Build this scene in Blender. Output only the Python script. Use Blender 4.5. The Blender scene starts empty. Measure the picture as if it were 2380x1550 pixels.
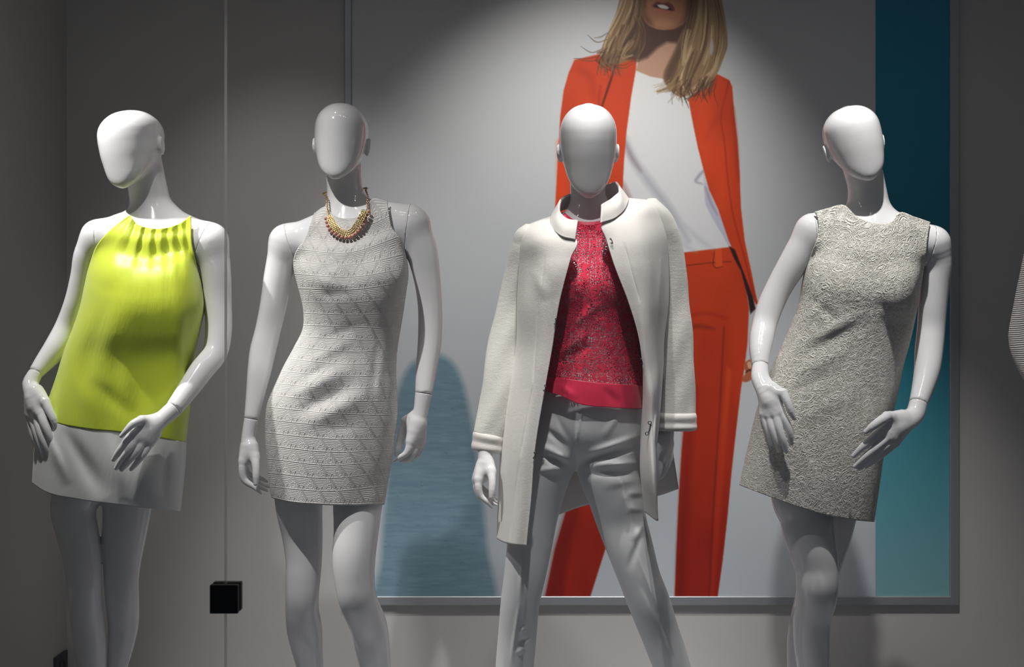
import bpy, bmesh, math, random
import numpy as np
from mathutils import Vector, Matrix

# ---------------------------------------------------------------- scene + camera frame
FPX, CX, CY, CZ = 2800.0, 1190.0, 775.0, 1.22     # focal length in px, optical centre, eye height (m)
YW = 4.0                                           # back wall distance
scene = bpy.context.scene
COL = scene.collection
rng = np.random.default_rng(7)

def W(px, py, Y):
    """a pixel of the photo and a distance -> a point of the room"""
    return np.array([(px-CX)*Y/FPX, Y, CZ-(py-CY)*Y/FPX])

# ---------------------------------------------------------------- mesh helpers
def mesh_np(name, V, Q, smooth=True, uv=None):
    V = np.asarray(V, dtype=np.float32); me = bpy.data.meshes.new(name)
    Q = np.asarray(Q, dtype=np.int32); k = Q.shape[1]
    me.vertices.add(len(V)); me.vertices.foreach_set('co', V.ravel())
    me.loops.add(Q.size); me.loops.foreach_set('vertex_index', Q.ravel())
    me.polygons.add(len(Q))
    me.polygons.foreach_set('loop_start', np.arange(0, Q.size, k, dtype=np.int32))
    me.polygons.foreach_set('use_smooth', np.full(len(Q), smooth))
    if uv is not None:
        l = me.uv_layers.new(name='cloth')
        l.data.foreach_set('uv', np.asarray(uv, dtype=np.float32)[Q.ravel()].ravel())
    me.update(); me.validate()
    return me

def link(name, me, mat, parent=None):
    o = bpy.data.objects.new(name, me); COL.objects.link(o)
    if mat is not None and me is not None: me.materials.append(mat)
    if parent is not None: o.parent = parent
    return o

def place(o, root):
    """re-parent keeping the world position (roots sit unrotated on the floor)"""
    o.parent = root
    o.matrix_parent_inverse = Matrix.Translation(-Vector(root.location))
    return o

def thing(name, label, cat, loc=(0, 0, 0), group=None):
    o = bpy.data.objects.new(name, None); COL.objects.link(o)
    o.location = loc; o.empty_display_size = .1
    tag(o, label, cat, group); return o

def tag(o, label=None, cat=None, group=None, kind=None):
    if label: o['label'] = label
    if cat: o['category'] = cat
    if group: o['group'] = group
    if kind: o['kind'] = kind
    return o

def box_bm(bm, x0, x1, y0, y1, z0, z1, bev=0):
    r = bmesh.ops.create_cube(bm, size=1)
    for v in r['verts']:
        v.co = Vector(((x0+x1)/2+v.co.x*(x1-x0), (y0+y1)/2+v.co.y*(y1-y0), (z0+z1)/2+v.co.z*(z1-z0)))
    if bev:
        es = list({e for v in r['verts'] for e in v.link_edges})
        bmesh.ops.bevel(bm, geom=es, offset=bev, segments=2, affect='EDGES', profile=.5)

def bm_obj(name, bm, mat, parent=None, smooth=False):
    me = bpy.data.meshes.new(name); bm.to_mesh(me); bm.free()
    for p in me.polygons: p.use_smooth = smooth
    return link(name, me, mat, parent)

# ---------------------------------------------------------------- splines
def catmull(P, n, closed=False):
    """resample a list of points (any dimension) to n points, even in chord length, Catmull-Rom"""
    P = np.asarray(P, float)
    if len(P) == 1: return np.repeat(P, n, 0)
    d = np.linalg.norm(np.diff(P[:, :3] if P.shape[1] > 3 else P, axis=0), axis=1)+1e-9
    t = np.concatenate([[0], np.cumsum(d)]); t /= t[-1]
    return cr_eval(P, t, np.linspace(0, 1, n))

def cr_eval(P, t, s):
    P = np.asarray(P, float); t = np.asarray(t, float); s = np.asarray(s, float)
    m = np.empty_like(P)                                  # finite-difference tangents
    if len(P) == 2:
        m[:] = (P[1]-P[0])/(t[1]-t[0])
    else:
        dt = np.diff(t)[:, None] if P.ndim == 2 else np.diff(t).reshape((-1,)+(1,)*(P.ndim-1))
        sl = np.diff(P, axis=0)/dt
        m[0], m[-1] = sl[0], sl[-1]
        m[1:-1] = (sl[:-1]*dt[1:]+sl[1:]*dt[:-1])/(dt[1:]+dt[:-1])
    i = np.clip(np.searchsorted(t, s, side='right')-1, 0, len(t)-2)
    h = t[i+1]-t[i]; u = (s-t[i])/h
    sh = (-1,)+(1,)*(P.ndim-1)
    u = u.reshape(sh); h = h.reshape(sh)
    return ((2*u**3-3*u**2+1)*P[i]+(u**3-2*u**2+u)*h*m[i]+(-2*u**3+3*u**2)*P[i+1]+(u**3-u**2)*h*m[i+1])

# ---------------------------------------------------------------- signed distance fields
class Field:
    def __init__(s, lo, hi, h):
        s.h = h; s.lo = np.array(lo, float)
        s.n = np.ceil((np.array(hi)-s.lo)/h).astype(int)+1
        s.F = np.full(s.n, 1.0, np.float32)
        s.ax = [s.lo[i]+h*np.arange(s.n[i]) for i in range(3)]
    def copy(s):
        c = Field.__new__(Field); c.h, c.lo, c.n, c.ax = s.h, s.lo, s.n, s.ax; c.F = s.F.copy(); return c
    def block(s, a, b):
        i0 = np.clip(np.floor((np.asarray(a)-s.lo)/s.h).astype(int), 0, s.n)
        i1 = np.clip(np.ceil((np.asarray(b)-s.lo)/s.h).astype(int)+1, 0, s.n)
        return tuple(slice(i0[k], i1[k]) for k in range(3))
    def grid(s, sl):
        return (s.ax[0][sl[0]][:, None, None].astype(np.float32), s.ax[1][sl[1]][None, :, None].astype(np.float32),
                s.ax[2][sl[2]][None, None, :].astype(np.float32))
    def union(s, sl, T, k=0.0):
        A = s.F[sl]
        if k > 0:
            hh = np.maximum(k-np.abs(A-T), 0)/k
            s.F[sl] = np.minimum(A, T)-hh*hh*k*.25
        else: s.F[sl] = np.minimum(A, T)
    def chain(s, nodes, k=0.0, n=None, A=(1, 0, 0), m=.04, flat0=False, flat1=False):
        """tapering tube: nodes rows (x,y,z,ra,rb); ra along axis A, rb across it"""
        nodes = np.asarray(nodes, float)
        if n is None: n = max(2, int(np.linalg.norm(np.diff(nodes[:, :3], axis=0), axis=1).sum()/max(.6*nodes[:, 3].min(), .008)))
        n = min(n, 120)
        P = catmull(nodes, n+1) if len(nodes) > 2 else catmull(nodes, max(n+1, 2))
        P[:, 3:] = np.maximum(P[:, 3:], 1e-3)
        R = P[:, 3:].max()
        sl = s.block(P[:, :3].min(0)-R-m, P[:, :3].max(0)+R+m)
        T = np.full(s.F[sl].shape, 1.0, np.float32); off = [q.start for q in sl]
        A = np.asarray(A, float)
        for i in range(len(P)-1):
            p, q = P[i, :3], P[i+1, :3]; d = q-p; L = np.linalg.norm(d)
            if L < 1e-7: continue
            d = d/L; r = max(P[i, 3:].max(), P[i+1, 3:].max())
            a = A-d*(A@d)
            if np.linalg.norm(a) < .2: a = np.array((0, 0, 1.))-d*d[2]
            a /= np.linalg.norm(a); b = np.cross(d, a)
            b3 = s.block(np.minimum(p, q)-r-m, np.maximum(p, q)+r+m)
            X, Y, Z = s.grid(b3)
            if 0 in (X.size, Y.size, Z.size): continue
            X = X-np.float32(p[0]); Y = Y-np.float32(p[1]); Z = Z-np.float32(p[2])
            t = X*np.float32(d[0])+Y*np.float32(d[1])+Z*np.float32(d[2])
            tc = np.clip(t, 0, L); u = tc/np.float32(L); al = t-tc
            ra = P[i, 3]+(P[i+1, 3]-P[i, 3])*u; rb = P[i, 4]+(P[i+1, 4]-P[i, 4])*u
            ca = X*np.float32(a[0])+Y*np.float32(a[1])+Z*np.float32(a[2])
            cb = X*np.float32(b[0])+Y*np.float32(b[1])+Z*np.float32(b[2])
            rm = np.minimum(ra, rb)
            qa, qb, qc = ca/ra, cb/rb, al/rm
            k0 = np.sqrt(qa*qa+qb*qb+qc*qc); qa /= ra; qb /= rb; qc /= rm
            k1 = np.sqrt(qa*qa+qb*qb+qc*qc)+1e-6
            v = (k0*(k0-1)/k1).astype(np.float32)
            v = np.where(k0 < .5, -rm*.5, v)
            tb = tuple(slice(b3[j].start-off[j], b3[j].stop-off[j]) for j in range(3))
            T[tb] = np.minimum(T[tb], v)
        if flat0 or flat1:                                   # cut the round cap off an end
            X, Y, Z = s.grid(sl)
            for on, c, d in ((flat0, P[0, :3], P[0, :3]-P[1, :3]), (flat1, P[-1, :3], P[-1, :3]-P[-2, :3])):
                if on:
                    d = d/np.linalg.norm(d)
                    pl = ((X-c[0])*d[0]+(Y-c[1])*d[1]+(Z-c[2])*d[2]).astype(np.float32)
                    T = np.maximum(T, pl)
        s.union(sl, T, k)
    def ell(s, c, r, k=0.0, M=None, sub=False, m=.04):
        c = np.asarray(c, float); r = np.asarray(r, float); R = r.max()+m
        sl = s.block(c-R, c+R); X, Y, Z = s.grid(sl); X = X-c[0]; Y = Y-c[1]; Z = Z-c[2]
        if M is not None: X, Y, Z = (X*M[0][i]+Y*M[1][i]+Z*M[2][i] for i in range(3))
        k0 = np.sqrt((X/r[0])**2+(Y/r[1])**2+(Z/r[2])**2); k1 = np.sqrt((X/r[0]**2)**2+(Y/r[1]**2)**2+(Z/r[2]**2)**2)+1e-6
        T = (k0*(k0-1)/k1).astype(np.float32); T = np.where(k0 < .3, -r.min()*.7, T)
        if sub:
            A = s.F[sl]; T = -T; hh = np.maximum(k-np.abs(A-T), 0)/max(k, 1e-6)
            s.F[sl] = np.maximum(A, T)+hh*hh*k*.25
        else: s.union(sl, T, k)
    def head(s, c, M, H, wk=1.0, k=0.0):
        """featureless egg head: M columns = local x (lateral), y (to the back), z (up); c = chin-to-crown middle"""
        R = .62*H+.03; sl = s.block(c-R, c+R); X, Y, Z = s.grid(sl); X = X-c[0]; Y = Y-c[1]; Z = Z-c[2]
        x, y, z = (X*M[0][i]+Y*M[1][i]+Z*M[2][i] for i in range(3))
        t = z/H+.5
        tt = np.array([0, .02, .05, .09, .15, .23, .33, .43, .54, .65, .75, .84, .91, .955, .985, 1.0])
        wx = .366*np.array([.10, .24, .375, .50, .635, .75, .85, .94, .985, 1.0, .975, .875, .715, .54, .33, .05])*wk
        yf = np.array([-.345, -.378, -.395, -.405, -.414, -.424, -.436, -.446, -.452, -.450, -.430, -.378, -.300, -.224, -.135, .0])
        yb = np.array([-.32, -.265, -.215, -.16, -.07, .055, .205, .335, .435, .480, .470, .412, .330, .250, .158, .03])
        td = np.linspace(-.03, 1.03, 260)
        def f(a):
            g = cr_eval(a[:, None], tt, np.clip(td, 0, 1))[:, 0]
            for _ in range(14): g[1:-1] = .5*g[1:-1]+.25*(g[:-2]+g[2:])
            return (np.interp(t.ravel(), td, g)*H).reshape(t.shape)
        w, a, b = f(wx), f(yf), f(yb)
        cy = (a+b)/2; d = np.maximum((b-a)/2, 1e-4); w = np.maximum(w, 1e-4)
        n = 2.0
        kk = (np.abs(x/w)**n+np.abs((y-cy)/d)**n)**(1/n)
        T = (kk-1)*np.minimum(w, d)
        T = np.maximum(T*.75, np.abs(z)-.505*H).astype(np.float32)
        s.union(sl, T, k)
    def smooth(s, a, b, it=1):
        """blur the field inside a box"""
        sl = s.block(a, b); A = s.F[sl]
        for _ in range(it):
            for ax in range(3):
                B = A.copy()
                c = [slice(None)]*3; l = [slice(None)]*3; r = [slice(None)]*3
                c[ax] = slice(1, -1); l[ax] = slice(0, -2); r[ax] = slice(2, None)
                B[tuple(c)] = .5*A[tuple(c)]+.25*(A[tuple(l)]+A[tuple(r)]); A = B
        s.F[sl] = A
    def val(s, p):
        q = (np.asarray(p)-s.lo)/s.h; i = np.clip(q.astype(int), 0, s.n-2); u = q-i; v = 0
        for a in (0, 1):
            for b in (0, 1):
                for c in (0, 1):
                    v += s.F[i[0]+a, i[1]+b, i[2]+c]*(u[0] if a else 1-u[0])*(u[1] if b else 1-u[1])*(u[2] if c else 1-u[2])
        return v
    def push(s, p, clr):
        p = np.array(p, float)
        for _ in range(12):
            d = s.val(p)
            if d >= clr: break
            e = s.h*.8; g = np.array([s.val(p+np.eye(3)[k]*e)-s.val(p-np.eye(3)[k]*e) for k in range(3)]); g /= np.linalg.norm(g)+1e-9
            p += g*min(clr-d+1e-4, .01)
        return p
    def fronts(s):
        """front (smallest y) and back (largest y) surface of the shape over the x-z grid"""
        I = s.F < 0; anyf = I.any(1)
        j0 = I.argmax(1); j1 = s.n[1]-1-I[:, ::-1].argmax(1)
        def ref(j, dj):
            jj = np.clip(j, 1, s.n[1]-2); ix, iz = np.meshgrid(np.arange(s.n[0]), np.arange(s.n[2]), indexing='ij')
            a = s.F[ix, jj, iz]; b = s.F[ix, jj+dj, iz]
            return s.lo[1]+s.h*(jj+dj*np.clip(a/(a-b-1e-9), 0, 1))
        fr = np.where(anyf, ref(j0, -1), 1e3); bk = np.where(anyf, ref(j1, 1), -1e3)
        return fr, bk
    def sample2(s, G, x, z, bad):
        fx = np.clip((x-s.lo[0])/s.h, 0, s.n[0]-1.001); fz = np.clip((z-s.lo[2])/s.h, 0, s.n[2]-1.001)
        i = fx.astype(int); k = fz.astype(int); u = fx-i; w = fz-k
        q = [G[i, k], G[i+1, k], G[i, k+1], G[i+1, k+1]]
        ok = np.all([np.abs(a) < 900 for a in q], 0)
        v = (q[0]*(1-u)+q[1]*u)*(1-w)+(q[2]*(1-u)+q[3]*u)*w
        return np.where(ok, v, bad)

def surface_nets(fl, relax=2):
    F, h, lo = fl.F, fl.h, fl.lo
    S = F < 0; nx, ny, nz = F.shape
    cnt = np.zeros((nx-1, ny-1, nz-1), np.int8)
    for a in (0, 1):
        for b in (0, 1):
            for c in (0, 1): cnt += S[a:nx-1+a, b:ny-1+b, c:nz-1+c]
    act = (cnt > 0) & (cnt < 8); I, J, K = np.nonzero(act)
    idx = np.full(act.shape, -1, np.int32); idx[I, J, K] = np.arange(len(I))
    cor = [(a, b, c) for a in (0, 1) for b in (0, 1) for c in (0, 1)]
    val = {q: F[I+q[0], J+q[1], K+q[2]] for q in cor}
    acc = np.zeros((len(I), 3)); num = np.zeros(len(I))
    for q in cor:
        for ax in range(3):
            if q[ax] == 0:
                r = list(q); r[ax] = 1; a, b = val[q], val[tuple(r)]
                m = (a < 0) != (b < 0); t = np.where(m, a/np.where(m, a-b, 1), 0)
                p = np.tile(np.array(q, float), (len(I), 1)); p[:, ax] += t
                acc += p*m[:, None]; num += m
    V = (acc/num[:, None]+np.stack([I, J, K], 1))*h+lo
    quads = []
    for ax in range(3):
        o1, o2 = [(1, 2), (2, 0), (0, 1)][ax]
        a = [slice(None)]*3; b = [slice(None)]*3
        a[ax] = slice(0, -1); b[ax] = slice(1, None)
        for k in (o1, o2): a[k] = slice(1, -1); b[k] = slice(1, -1)
        s0, s1 = S[tuple(a)], S[tuple(b)]
        G = np.stack(np.nonzero(s0 != s1), 1); flip = s0[tuple(G.T)]
        base = G.copy(); base[:, o1] += 1; base[:, o2] += 1
        def at(d1, d2):
            c = base.copy(); c[:, o1] += d1; c[:, o2] += d2; return idx[tuple(c.T)]
        q = np.stack([at(-1, -1), at(0, -1), at(0, 0), at(-1, 0)], 1)
        q[~flip] = q[~flip][:, ::-1]; quads.append(q)
    Q = np.concatenate(quads); Q = Q[(Q >= 0).all(1)]
    E = np.concatenate([Q[:, [0, 1]], Q[:, [1, 2]], Q[:, [2, 3]], Q[:, [3, 0]]])
    deg = np.bincount(E[:, 0], minlength=len(V))+np.bincount(E[:, 1], minlength=len(V))
    def lap(V):
        N = np.stack([np.bincount(E[:, 0], V[E[:, 1], j], len(V))+np.bincount(E[:, 1], V[E[:, 0], j], len(V)) for j in range(3)], 1)
        return N/np.maximum(deg, 1)[:, None]-V
    for _ in range(relax):
        V = V+.55*lap(V); V = V-.57*lap(V)
    return V, Q

def px_nodes(L, Y, ratio=1.0):
    """rows (px, py, dY, r_px[, depth ratio]) -> (x,y,z,ra,rb)"""
    out = []
    for n in L:
        y = Y+n[2]; r = n[3]*y/FPX
        out.append(list(W(n[0], n[1], y))+[r, r*(n[4] if len(n) > 4 else ratio)])
    return np.array(out)

# ---------------------------------------------------------------- cloth grids
def blur2(D, it, wrap=False):
    for _ in range(it):
        for ax in (0, 1):
            P = np.concatenate([np.take(D, [0], ax), D, np.take(D, [-1], ax)], ax)
            n = D.shape[ax]
            D = .5*D+.25*(np.take(P, range(0, n), ax)+np.take(P, range(2, n+2), ax))
    return D

def rows_grid(rows, nr, us):
    """key polylines (px,py,extra...) -> grid [nr, len(us), dim]; us in 0..1 along each row"""
    K = []
    for r in rows:
        P = np.asarray(r, float)
        if len(P) == 2: K.append(P[0]+(P[1]-P[0])*us[:, None]); continue
        d = np.linalg.norm(np.diff(P[:, :2], axis=0), axis=1)+1e-9
        t = np.concatenate([[0], np.cumsum(d)]); K.append(cr_eval(P, t/t[-1], us))
    K = np.array(K)
    d = np.linalg.norm(np.diff(K[:, :, :2], axis=0), axis=2).mean(1)+1e-6
    t = np.concatenate([[0], np.cumsum(d)]); t /= t[-1]
    return cr_eval(K, t, np.linspace(0, 1, nr)), t

def pxw(G, Y):
    return np.stack([(G[..., 0]-CX)*Y/FPX, Y+0*G[..., 0], CZ-(G[..., 1]-CY)*Y/FPX], -1)

def grid_quads(nr, nc, off=0):
    i, j = np.meshgrid(np.arange(nr-1), np.arange(nc-1), indexing='ij')
    a = off+i*nc+j
    return np.stack([a, a+nc, a+nc+1, a+1], -1).reshape(-1, 4)

def shell(name, rows, prof, mat, Y, body=None, clr=.006, n=2.3, nr=150, nc=120, arm_row=-1, fold=None,
          thick=.0018, blur=22, backrow=None, root=None, uvm=True):
    """a garment tube: rows = front polylines (left silhouette to right silhouette), prof = (front depth, back depth, dYc) per row.
    Rows up to arm_row are open at the sides (armholes)."""
    ph = np.linspace(-math.pi/2, math.pi/2, nc); ux = np.sin(ph); us = (ux+1)/2
    G, t = rows_grid(rows, nr, us)
    pr = cr_eval(np.array(prof, float), t, np.linspace(0, 1, nr))
    bf, bb, yc = pr[:, 0:1], pr[:, 1:2], Y+pr[:, 2:3]
    c = np.maximum(1-np.abs(ux)**n, 0)**(1/n)
    Yf = yc-bf*c[None]; Yb = yc+bb*c[None]
    if backrow is not None:
        Gb, _ = rows_grid(backrow, nr, us)
    else: Gb = G
    B = pxw(Gb, yc+0*Gb[..., 0])
    if body is not None:
        fl, fr, bk = body
        for _ in range(2):
            P = pxw(G, Yf); lim = fl.sample2(fr, P[..., 0], P[..., 2], 1e3)-clr
            Yf = np.minimum(Yf, lim)
        D = Yf-(yc-bf*c[None])
        for _ in range(4):                                   # drape: the cloth bridges hollows of the body
            for ax in (0, 1):
                n_ = D.shape[ax]; P2 = np.concatenate([np.take(D, [0], ax), D, np.take(D, [-1], ax)], ax)
                D = np.minimum(D, np.minimum(np.take(P2, range(0, n_), ax), np.take(P2, range(2, n_+2), ax)))
        D2 = blur2(D, blur)
        Yf = np.minimum(yc-bf*c[None]+D2, np.where(lim < 900, lim+clr*.45, 1e3)); limf = np.where(lim < 900, lim+clr*.35, 1e3)
        lim = fl.sample2(bk, B[..., 0], B[..., 2], -1e3)+clr
        Yb = np.maximum(Yb, lim)
    if fold is not None: Yf = Yf-fold(G[..., 0], G[..., 1])*np.minimum(1, c[None]*1.6)
    if body is not None: Yf = np.minimum(Yf, limf)
    Pf = pxw(G, Yf); Pb = B.copy(); Pb[..., 1] = Yb
    ar = -1 if arm_row < 0 else int(t[arm_row]*(nr-1))
    # weld the two sides below the armholes
    nf = nr*nc; Pb2 = Pb[:, ::-1]
    V = np.concatenate([Pf.reshape(-1, 3), Pb2.reshape(-1, 3)])
    Q = np.concatenate([grid_quads(nr, nc), grid_quads(nr, nc, nf)])
    remap = np.arange(2*nf)
    for i in range(max(ar, 0), nr):
        remap[nf+i*nc] = i*nc+nc-1; remap[nf+i*nc+nc-1] = i*nc
    Q = remap[Q]
    ul = np.concatenate([np.zeros((nr, 1)), np.cumsum(np.linalg.norm(np.diff(Pf, axis=1), axis=2), 1)], 1); ul -= ul[:, nc//2:nc//2+1]
    vl = np.concatenate([np.zeros((1, nc)), np.cumsum(np.linalg.norm(np.diff(Pf, axis=0), axis=2), 0)], 0)
    vm = vl[:, nc//2:nc//2+1]+0*vl
    uv = np.stack([np.concatenate([ul, ul[:, ::-1]]).ravel(), np.concatenate([vm, vm]).ravel()], 1)
    me = mesh_np(name, V, Q, uv=uv)
    o = link(name, me, mat)
    if thick:
        s = o.modifiers.new('thick', 'SOLIDIFY'); s.thickness = thick; s.offset = 0
    if root is not None: place(o, root)
    return o

def patch(name, rows, mat, Y, nr=80, nc=40, thick=.003, fold=None, root=None, closed=False, offset=0.0, flip=False):
    """open cloth sheet through rows of (px,py,dY)"""
    us = np.linspace(0, 1, nc)
    G, t = rows_grid(rows, nr, us)
    Yg = Y+G[..., 2]
    if fold is not None: Yg = Yg-fold(G[..., 0], G[..., 1])
    P = pxw(G, Yg); Q = grid_quads(nr, nc)
    if flip: Q = Q[:, ::-1]
    ul = np.concatenate([np.zeros((nr, 1)), np.cumsum(np.linalg.norm(np.diff(P, axis=1), axis=2), 1)], 1)
    vl = np.concatenate([np.zeros((1, nc)), np.cumsum(np.linalg.norm(np.diff(P, axis=0), axis=2), 0)], 0)
    me = mesh_np(name, P.reshape(-1, 3), Q, uv=np.stack([ul.ravel(), vl.ravel()], 1))
    o = link(name, me, mat)
    if thick:
        s = o.modifiers.new('thick', 'SOLIDIFY'); s.thickness = thick; s.offset = offset
    if root is not None: place(o, root)
    return o

def tube(name, rows, mat, Y, depth=1.0, nr=80, nc=48, fold=None, thick=.003, root=None, n=2.1):
    """sleeve-like closed tube: rows = ((lx,ly),(rx,ry),dY[,depth ratio])"""
    K = np.array([[r[0][0], r[0][1], r[1][0], r[1][1], r[2], (r[3] if len(r) > 3 else depth)] for r in rows], float)
    mid = (K[:, :2]+K[:, 2:4])/2
    d = np.linalg.norm(np.diff(mid, axis=0), axis=1); t = np.concatenate([[0], np.cumsum(d)]); t /= t[-1]
    K = cr_eval(K, t, np.linspace(0, 1, nr))
    th = np.linspace(0, 2*math.pi, nc, endpoint=False)
    ct, st = np.cos(th), np.sin(th)
    ct = np.sign(ct)*np.abs(ct)**(2/n); st = np.sign(st)*np.abs(st)**(2/n)
    y0 = Y+K[:, 4:5]
    L = pxw(K[:, None, 0:2], y0)[:, 0]; R = pxw(K[:, None, 2:4], y0)[:, 0]
    C = (L+R)/2; H = (R-L)/2; hd = np.linalg.norm(H, axis=1)*K[:, 5]
    P = C[:, None]+H[:, None]*ct[None, :, None]
    P[..., 1] += -hd[:, None]*st[None]
    if fold is not None:
        px = CX+FPX*P[..., 0]/P[..., 1]; py = CY+FPX*(CZ-P[..., 2])/P[..., 1]
        f = fold(px, py, th[None]+0*px)
        N = H[:, None]*ct[None, :, None]*1.0; N[..., 1] += -hd[:, None]*st[None]
        N /= np.linalg.norm(N, axis=2, keepdims=True)+1e-9
        P = P+N*f[..., None]
    i, j = np.meshgrid(np.arange(nr-1), np.arange(nc), indexing='ij'); j2 = (j+1) % nc
    Q = np.stack([i*nc+j, i*nc+j2, (i+1)*nc+j2, (i+1)*nc+j], -1).reshape(-1, 4)
    ul = (th[None]*hd.mean()+0*P[..., 0]); vl = np.concatenate([[0], np.cumsum(np.linalg.norm(np.diff(C, axis=0), axis=1))])[:, None]+0*ul
    me = mesh_np(name, P.reshape(-1, 3), Q, uv=np.stack([ul.ravel(), vl.ravel()], 1))
    o = link(name, me, mat)
    if thick:
        s = o.modifiers.new('thick', 'SOLIDIFY'); s.thickness = thick; s.offset = 0
    if root is not None: place(o, root)
    return o

def ridge(px, py, x0, y0, x1, y1, w, a):
    """one soft cloth fold running from (x0,y0) to (x1,y1) in photo pixels; w = half width px, a = height m"""
    dx, dy = x1-x0, y1-y0; L2 = dx*dx+dy*dy
    t = ((px-x0)*dx+(py-y0)*dy)/L2
    d = ((px-x0)*dy-(py-y0)*dx)/math.sqrt(L2)
    e = np.sin(math.pi*np.clip(t, 0, 1))**1.3 if w > 3 else np.clip(np.minimum(t, 1-t)*6, 0, 1)
    ww = w*(.65+.5*np.clip(t, 0, 1)) if w > 3 else w
    return a*np.exp(-(d/ww)**2)*e

def gather(px, py, x0, y0, x1, y1, w, a):
    """a gathered pleat: full at (x0,y0), fanning out and dying away towards (x1,y1)"""
    dx, dy = x1-x0, y1-y0; L2 = dx*dx+dy*dy
    t = ((px-x0)*dx+(py-y0)*dy)/L2; d = ((px-x0)*dy-(py-y0)*dx)/math.sqrt(L2)
    u = np.clip(t, 0, 1); e = (1-u)**1.2*np.clip((t+.06)*14, 0, 1)*(t > -.06)
    return a*np.exp(-(d/(w*(.55+1.0*u)))**2)*e
# ---------------------------------------------------------------- materials
def new_mat(name):
    m = bpy.data.materials.new(name); m.use_nodes = True
    nt = m.node_tree; nt.nodes.clear()
    return m, nt, nt.nodes.new('ShaderNodeOutputMaterial')

class N:
    """tiny node-graph writer"""
    def __init__(s, nt): s.nt = nt
    def new(s, t, ins=None, **kw):
        n = s.nt.nodes.new(t)
        for k, v in kw.items(): setattr(n, k, v)
        for k, v in (ins or {}).items(): s.put(n, k, v)
        return n
    def put(s, n, k, v):
        i = n.inputs[k]
        if hasattr(v, 'bl_idname') and hasattr(v, 'outputs'): v = v.outputs[0]
        if isinstance(v, bpy.types.NodeSocket): s.nt.links.new(v, i)
        else: i.default_value = v
    def m(s, op, a, b=0.0, c=0.0, clamp=False):
        n = s.new('ShaderNodeMath', operation=op, use_clamp=clamp)
        for i, v in enumerate((a, b, c)): s.put(n, i, v)
        return n.outputs[0]
    def ramp(s, f, pts):
        n = s.new('ShaderNodeValToRGB', {0: f}); e = n.color_ramp.elements
        while len(e) < len(pts): e.new(.5)
        for q, (p, c) in zip(e, pts):
            q.position = p; q.color = (c, c, c, 1) if not hasattr(c, '__len__') else (*c, 1)
        return n.outputs[0]
    def smooth(s, x, a, b):
        n = s.new('ShaderNodeMapRange', {0: x, 1: a, 2: b, 3: 0.0, 4: 1.0}, interpolation_type='SMOOTHSTEP')
        return n.outputs[0]

def srgb(r, g, b):
    f = lambda c: c/12.92 if c <= .04045 else ((c+.055)/1.055)**2.4
    return tuple(f(x/255) for x in (r, g, b))+(1,)

def simple(name, col, rough=.5, spec=.5, metal=0, bump=None, sheen=0, coat=0, noise_rough=0):
    m, nt, out = new_mat(name); g = N(nt)
    b = g.new('ShaderNodeBsdfPrincipled', {'Base Color': col, 'Roughness': rough, 'Metallic': metal, 'Specular IOR Level': spec,
                                           'Sheen Weight': sheen, 'Coat Weight': coat, 'Coat Roughness': .06})
    if bump:
        sc, st, dist = bump
        tc = g.new('ShaderNodeTexCoord')
        nz = g.new('ShaderNodeTexNoise', {'Vector': tc.outputs['Object'], 'Scale': sc, 'Detail': 4.0, 'Roughness': .6})
        bp = g.new('ShaderNodeBump', {'Strength': st, 'Distance': dist, 'Height': nz.outputs[0]})
        g.put(b, 'Normal', bp.outputs[0])
    nt.links.new(b.outputs[0], out.inputs[0]); return m

M = {}
M['plastic'] = simple('glossy_white_lacquer', (.80, .79, .80, 1), rough=.10, spec=.6)
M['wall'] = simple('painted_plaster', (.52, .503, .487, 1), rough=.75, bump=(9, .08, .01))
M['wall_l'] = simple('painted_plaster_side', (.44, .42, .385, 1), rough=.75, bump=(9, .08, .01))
M['floor'] = simple('grey_floor', (.50, .515, .55, 1), rough=.45, bump=(30, .1, .003))
M['alu'] = simple('anodised_frame', (.42, .43, .46, 1), rough=.38, metal=.65)
M['black'] = simple('black_metal', (.006, .006, .006, 1), rough=.5, spec=.25)
M['dark'] = simple('dark_plastic', (.012, .012, .014, 1), rough=.45)
M['gold'] = simple('gold_chain', (.60, .43, .19, 1), rough=.28, metal=1)
M['coral'] = simple('coral_bead', (.62, .29, .21, 1), rough=.4)
M['steel'] = simple('steel_hook', (.16, .155, .15, 1), rough=.3, metal=1)
M['nail'] = simple('nail_lacquer', (.82, .82, .83, 1), rough=.12)

def m_satin(name, col, rough=.42, sheen=.3, weave=1400, bump=.12):
    m, nt, out = new_mat(name); g = N(nt)
    tc = g.new('ShaderNodeTexCoord')
    mp = g.new('ShaderNodeMapping', {'Vector': tc.outputs['UV'], 'Scale': (40, 9, 1)})
    nz = g.new('ShaderNodeTexNoise', {'Vector': mp, 'Scale': 3.0, 'Detail': 5.0})
    mp2 = g.new('ShaderNodeMapping', {'Vector': tc.outputs['UV'], 'Scale': (weave*.25, weave, 1)})
    n2 = g.new('ShaderNodeTexNoise', {'Vector': mp2, 'Scale': 1.0, 'Detail': 2.0})
    hgt = g.m('ADD', g.m('MULTIPLY', nz.outputs[0], 1.0), g.m('MULTIPLY', n2.outputs[0], .12))
    bp = g.new('ShaderNodeBump', {'Strength': bump, 'Distance': .006, 'Height': hgt})
    b = g.new('ShaderNodeBsdfPrincipled', {'Base Color': col, 'Roughness': rough, 'Specular IOR Level': .4, 'Sheen Weight': sheen, 'Normal': bp.outputs[0]})
    nt.links.new(b.outputs[0], out.inputs[0]); return m

M['lime'] = m_satin('lime_satin', srgb(198, 213, 52))
M['lime_in'] = M['lime']
M['satin_w'] = m_satin('white_satin', (.66, .66, .66, 1), rough=.4)

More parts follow.
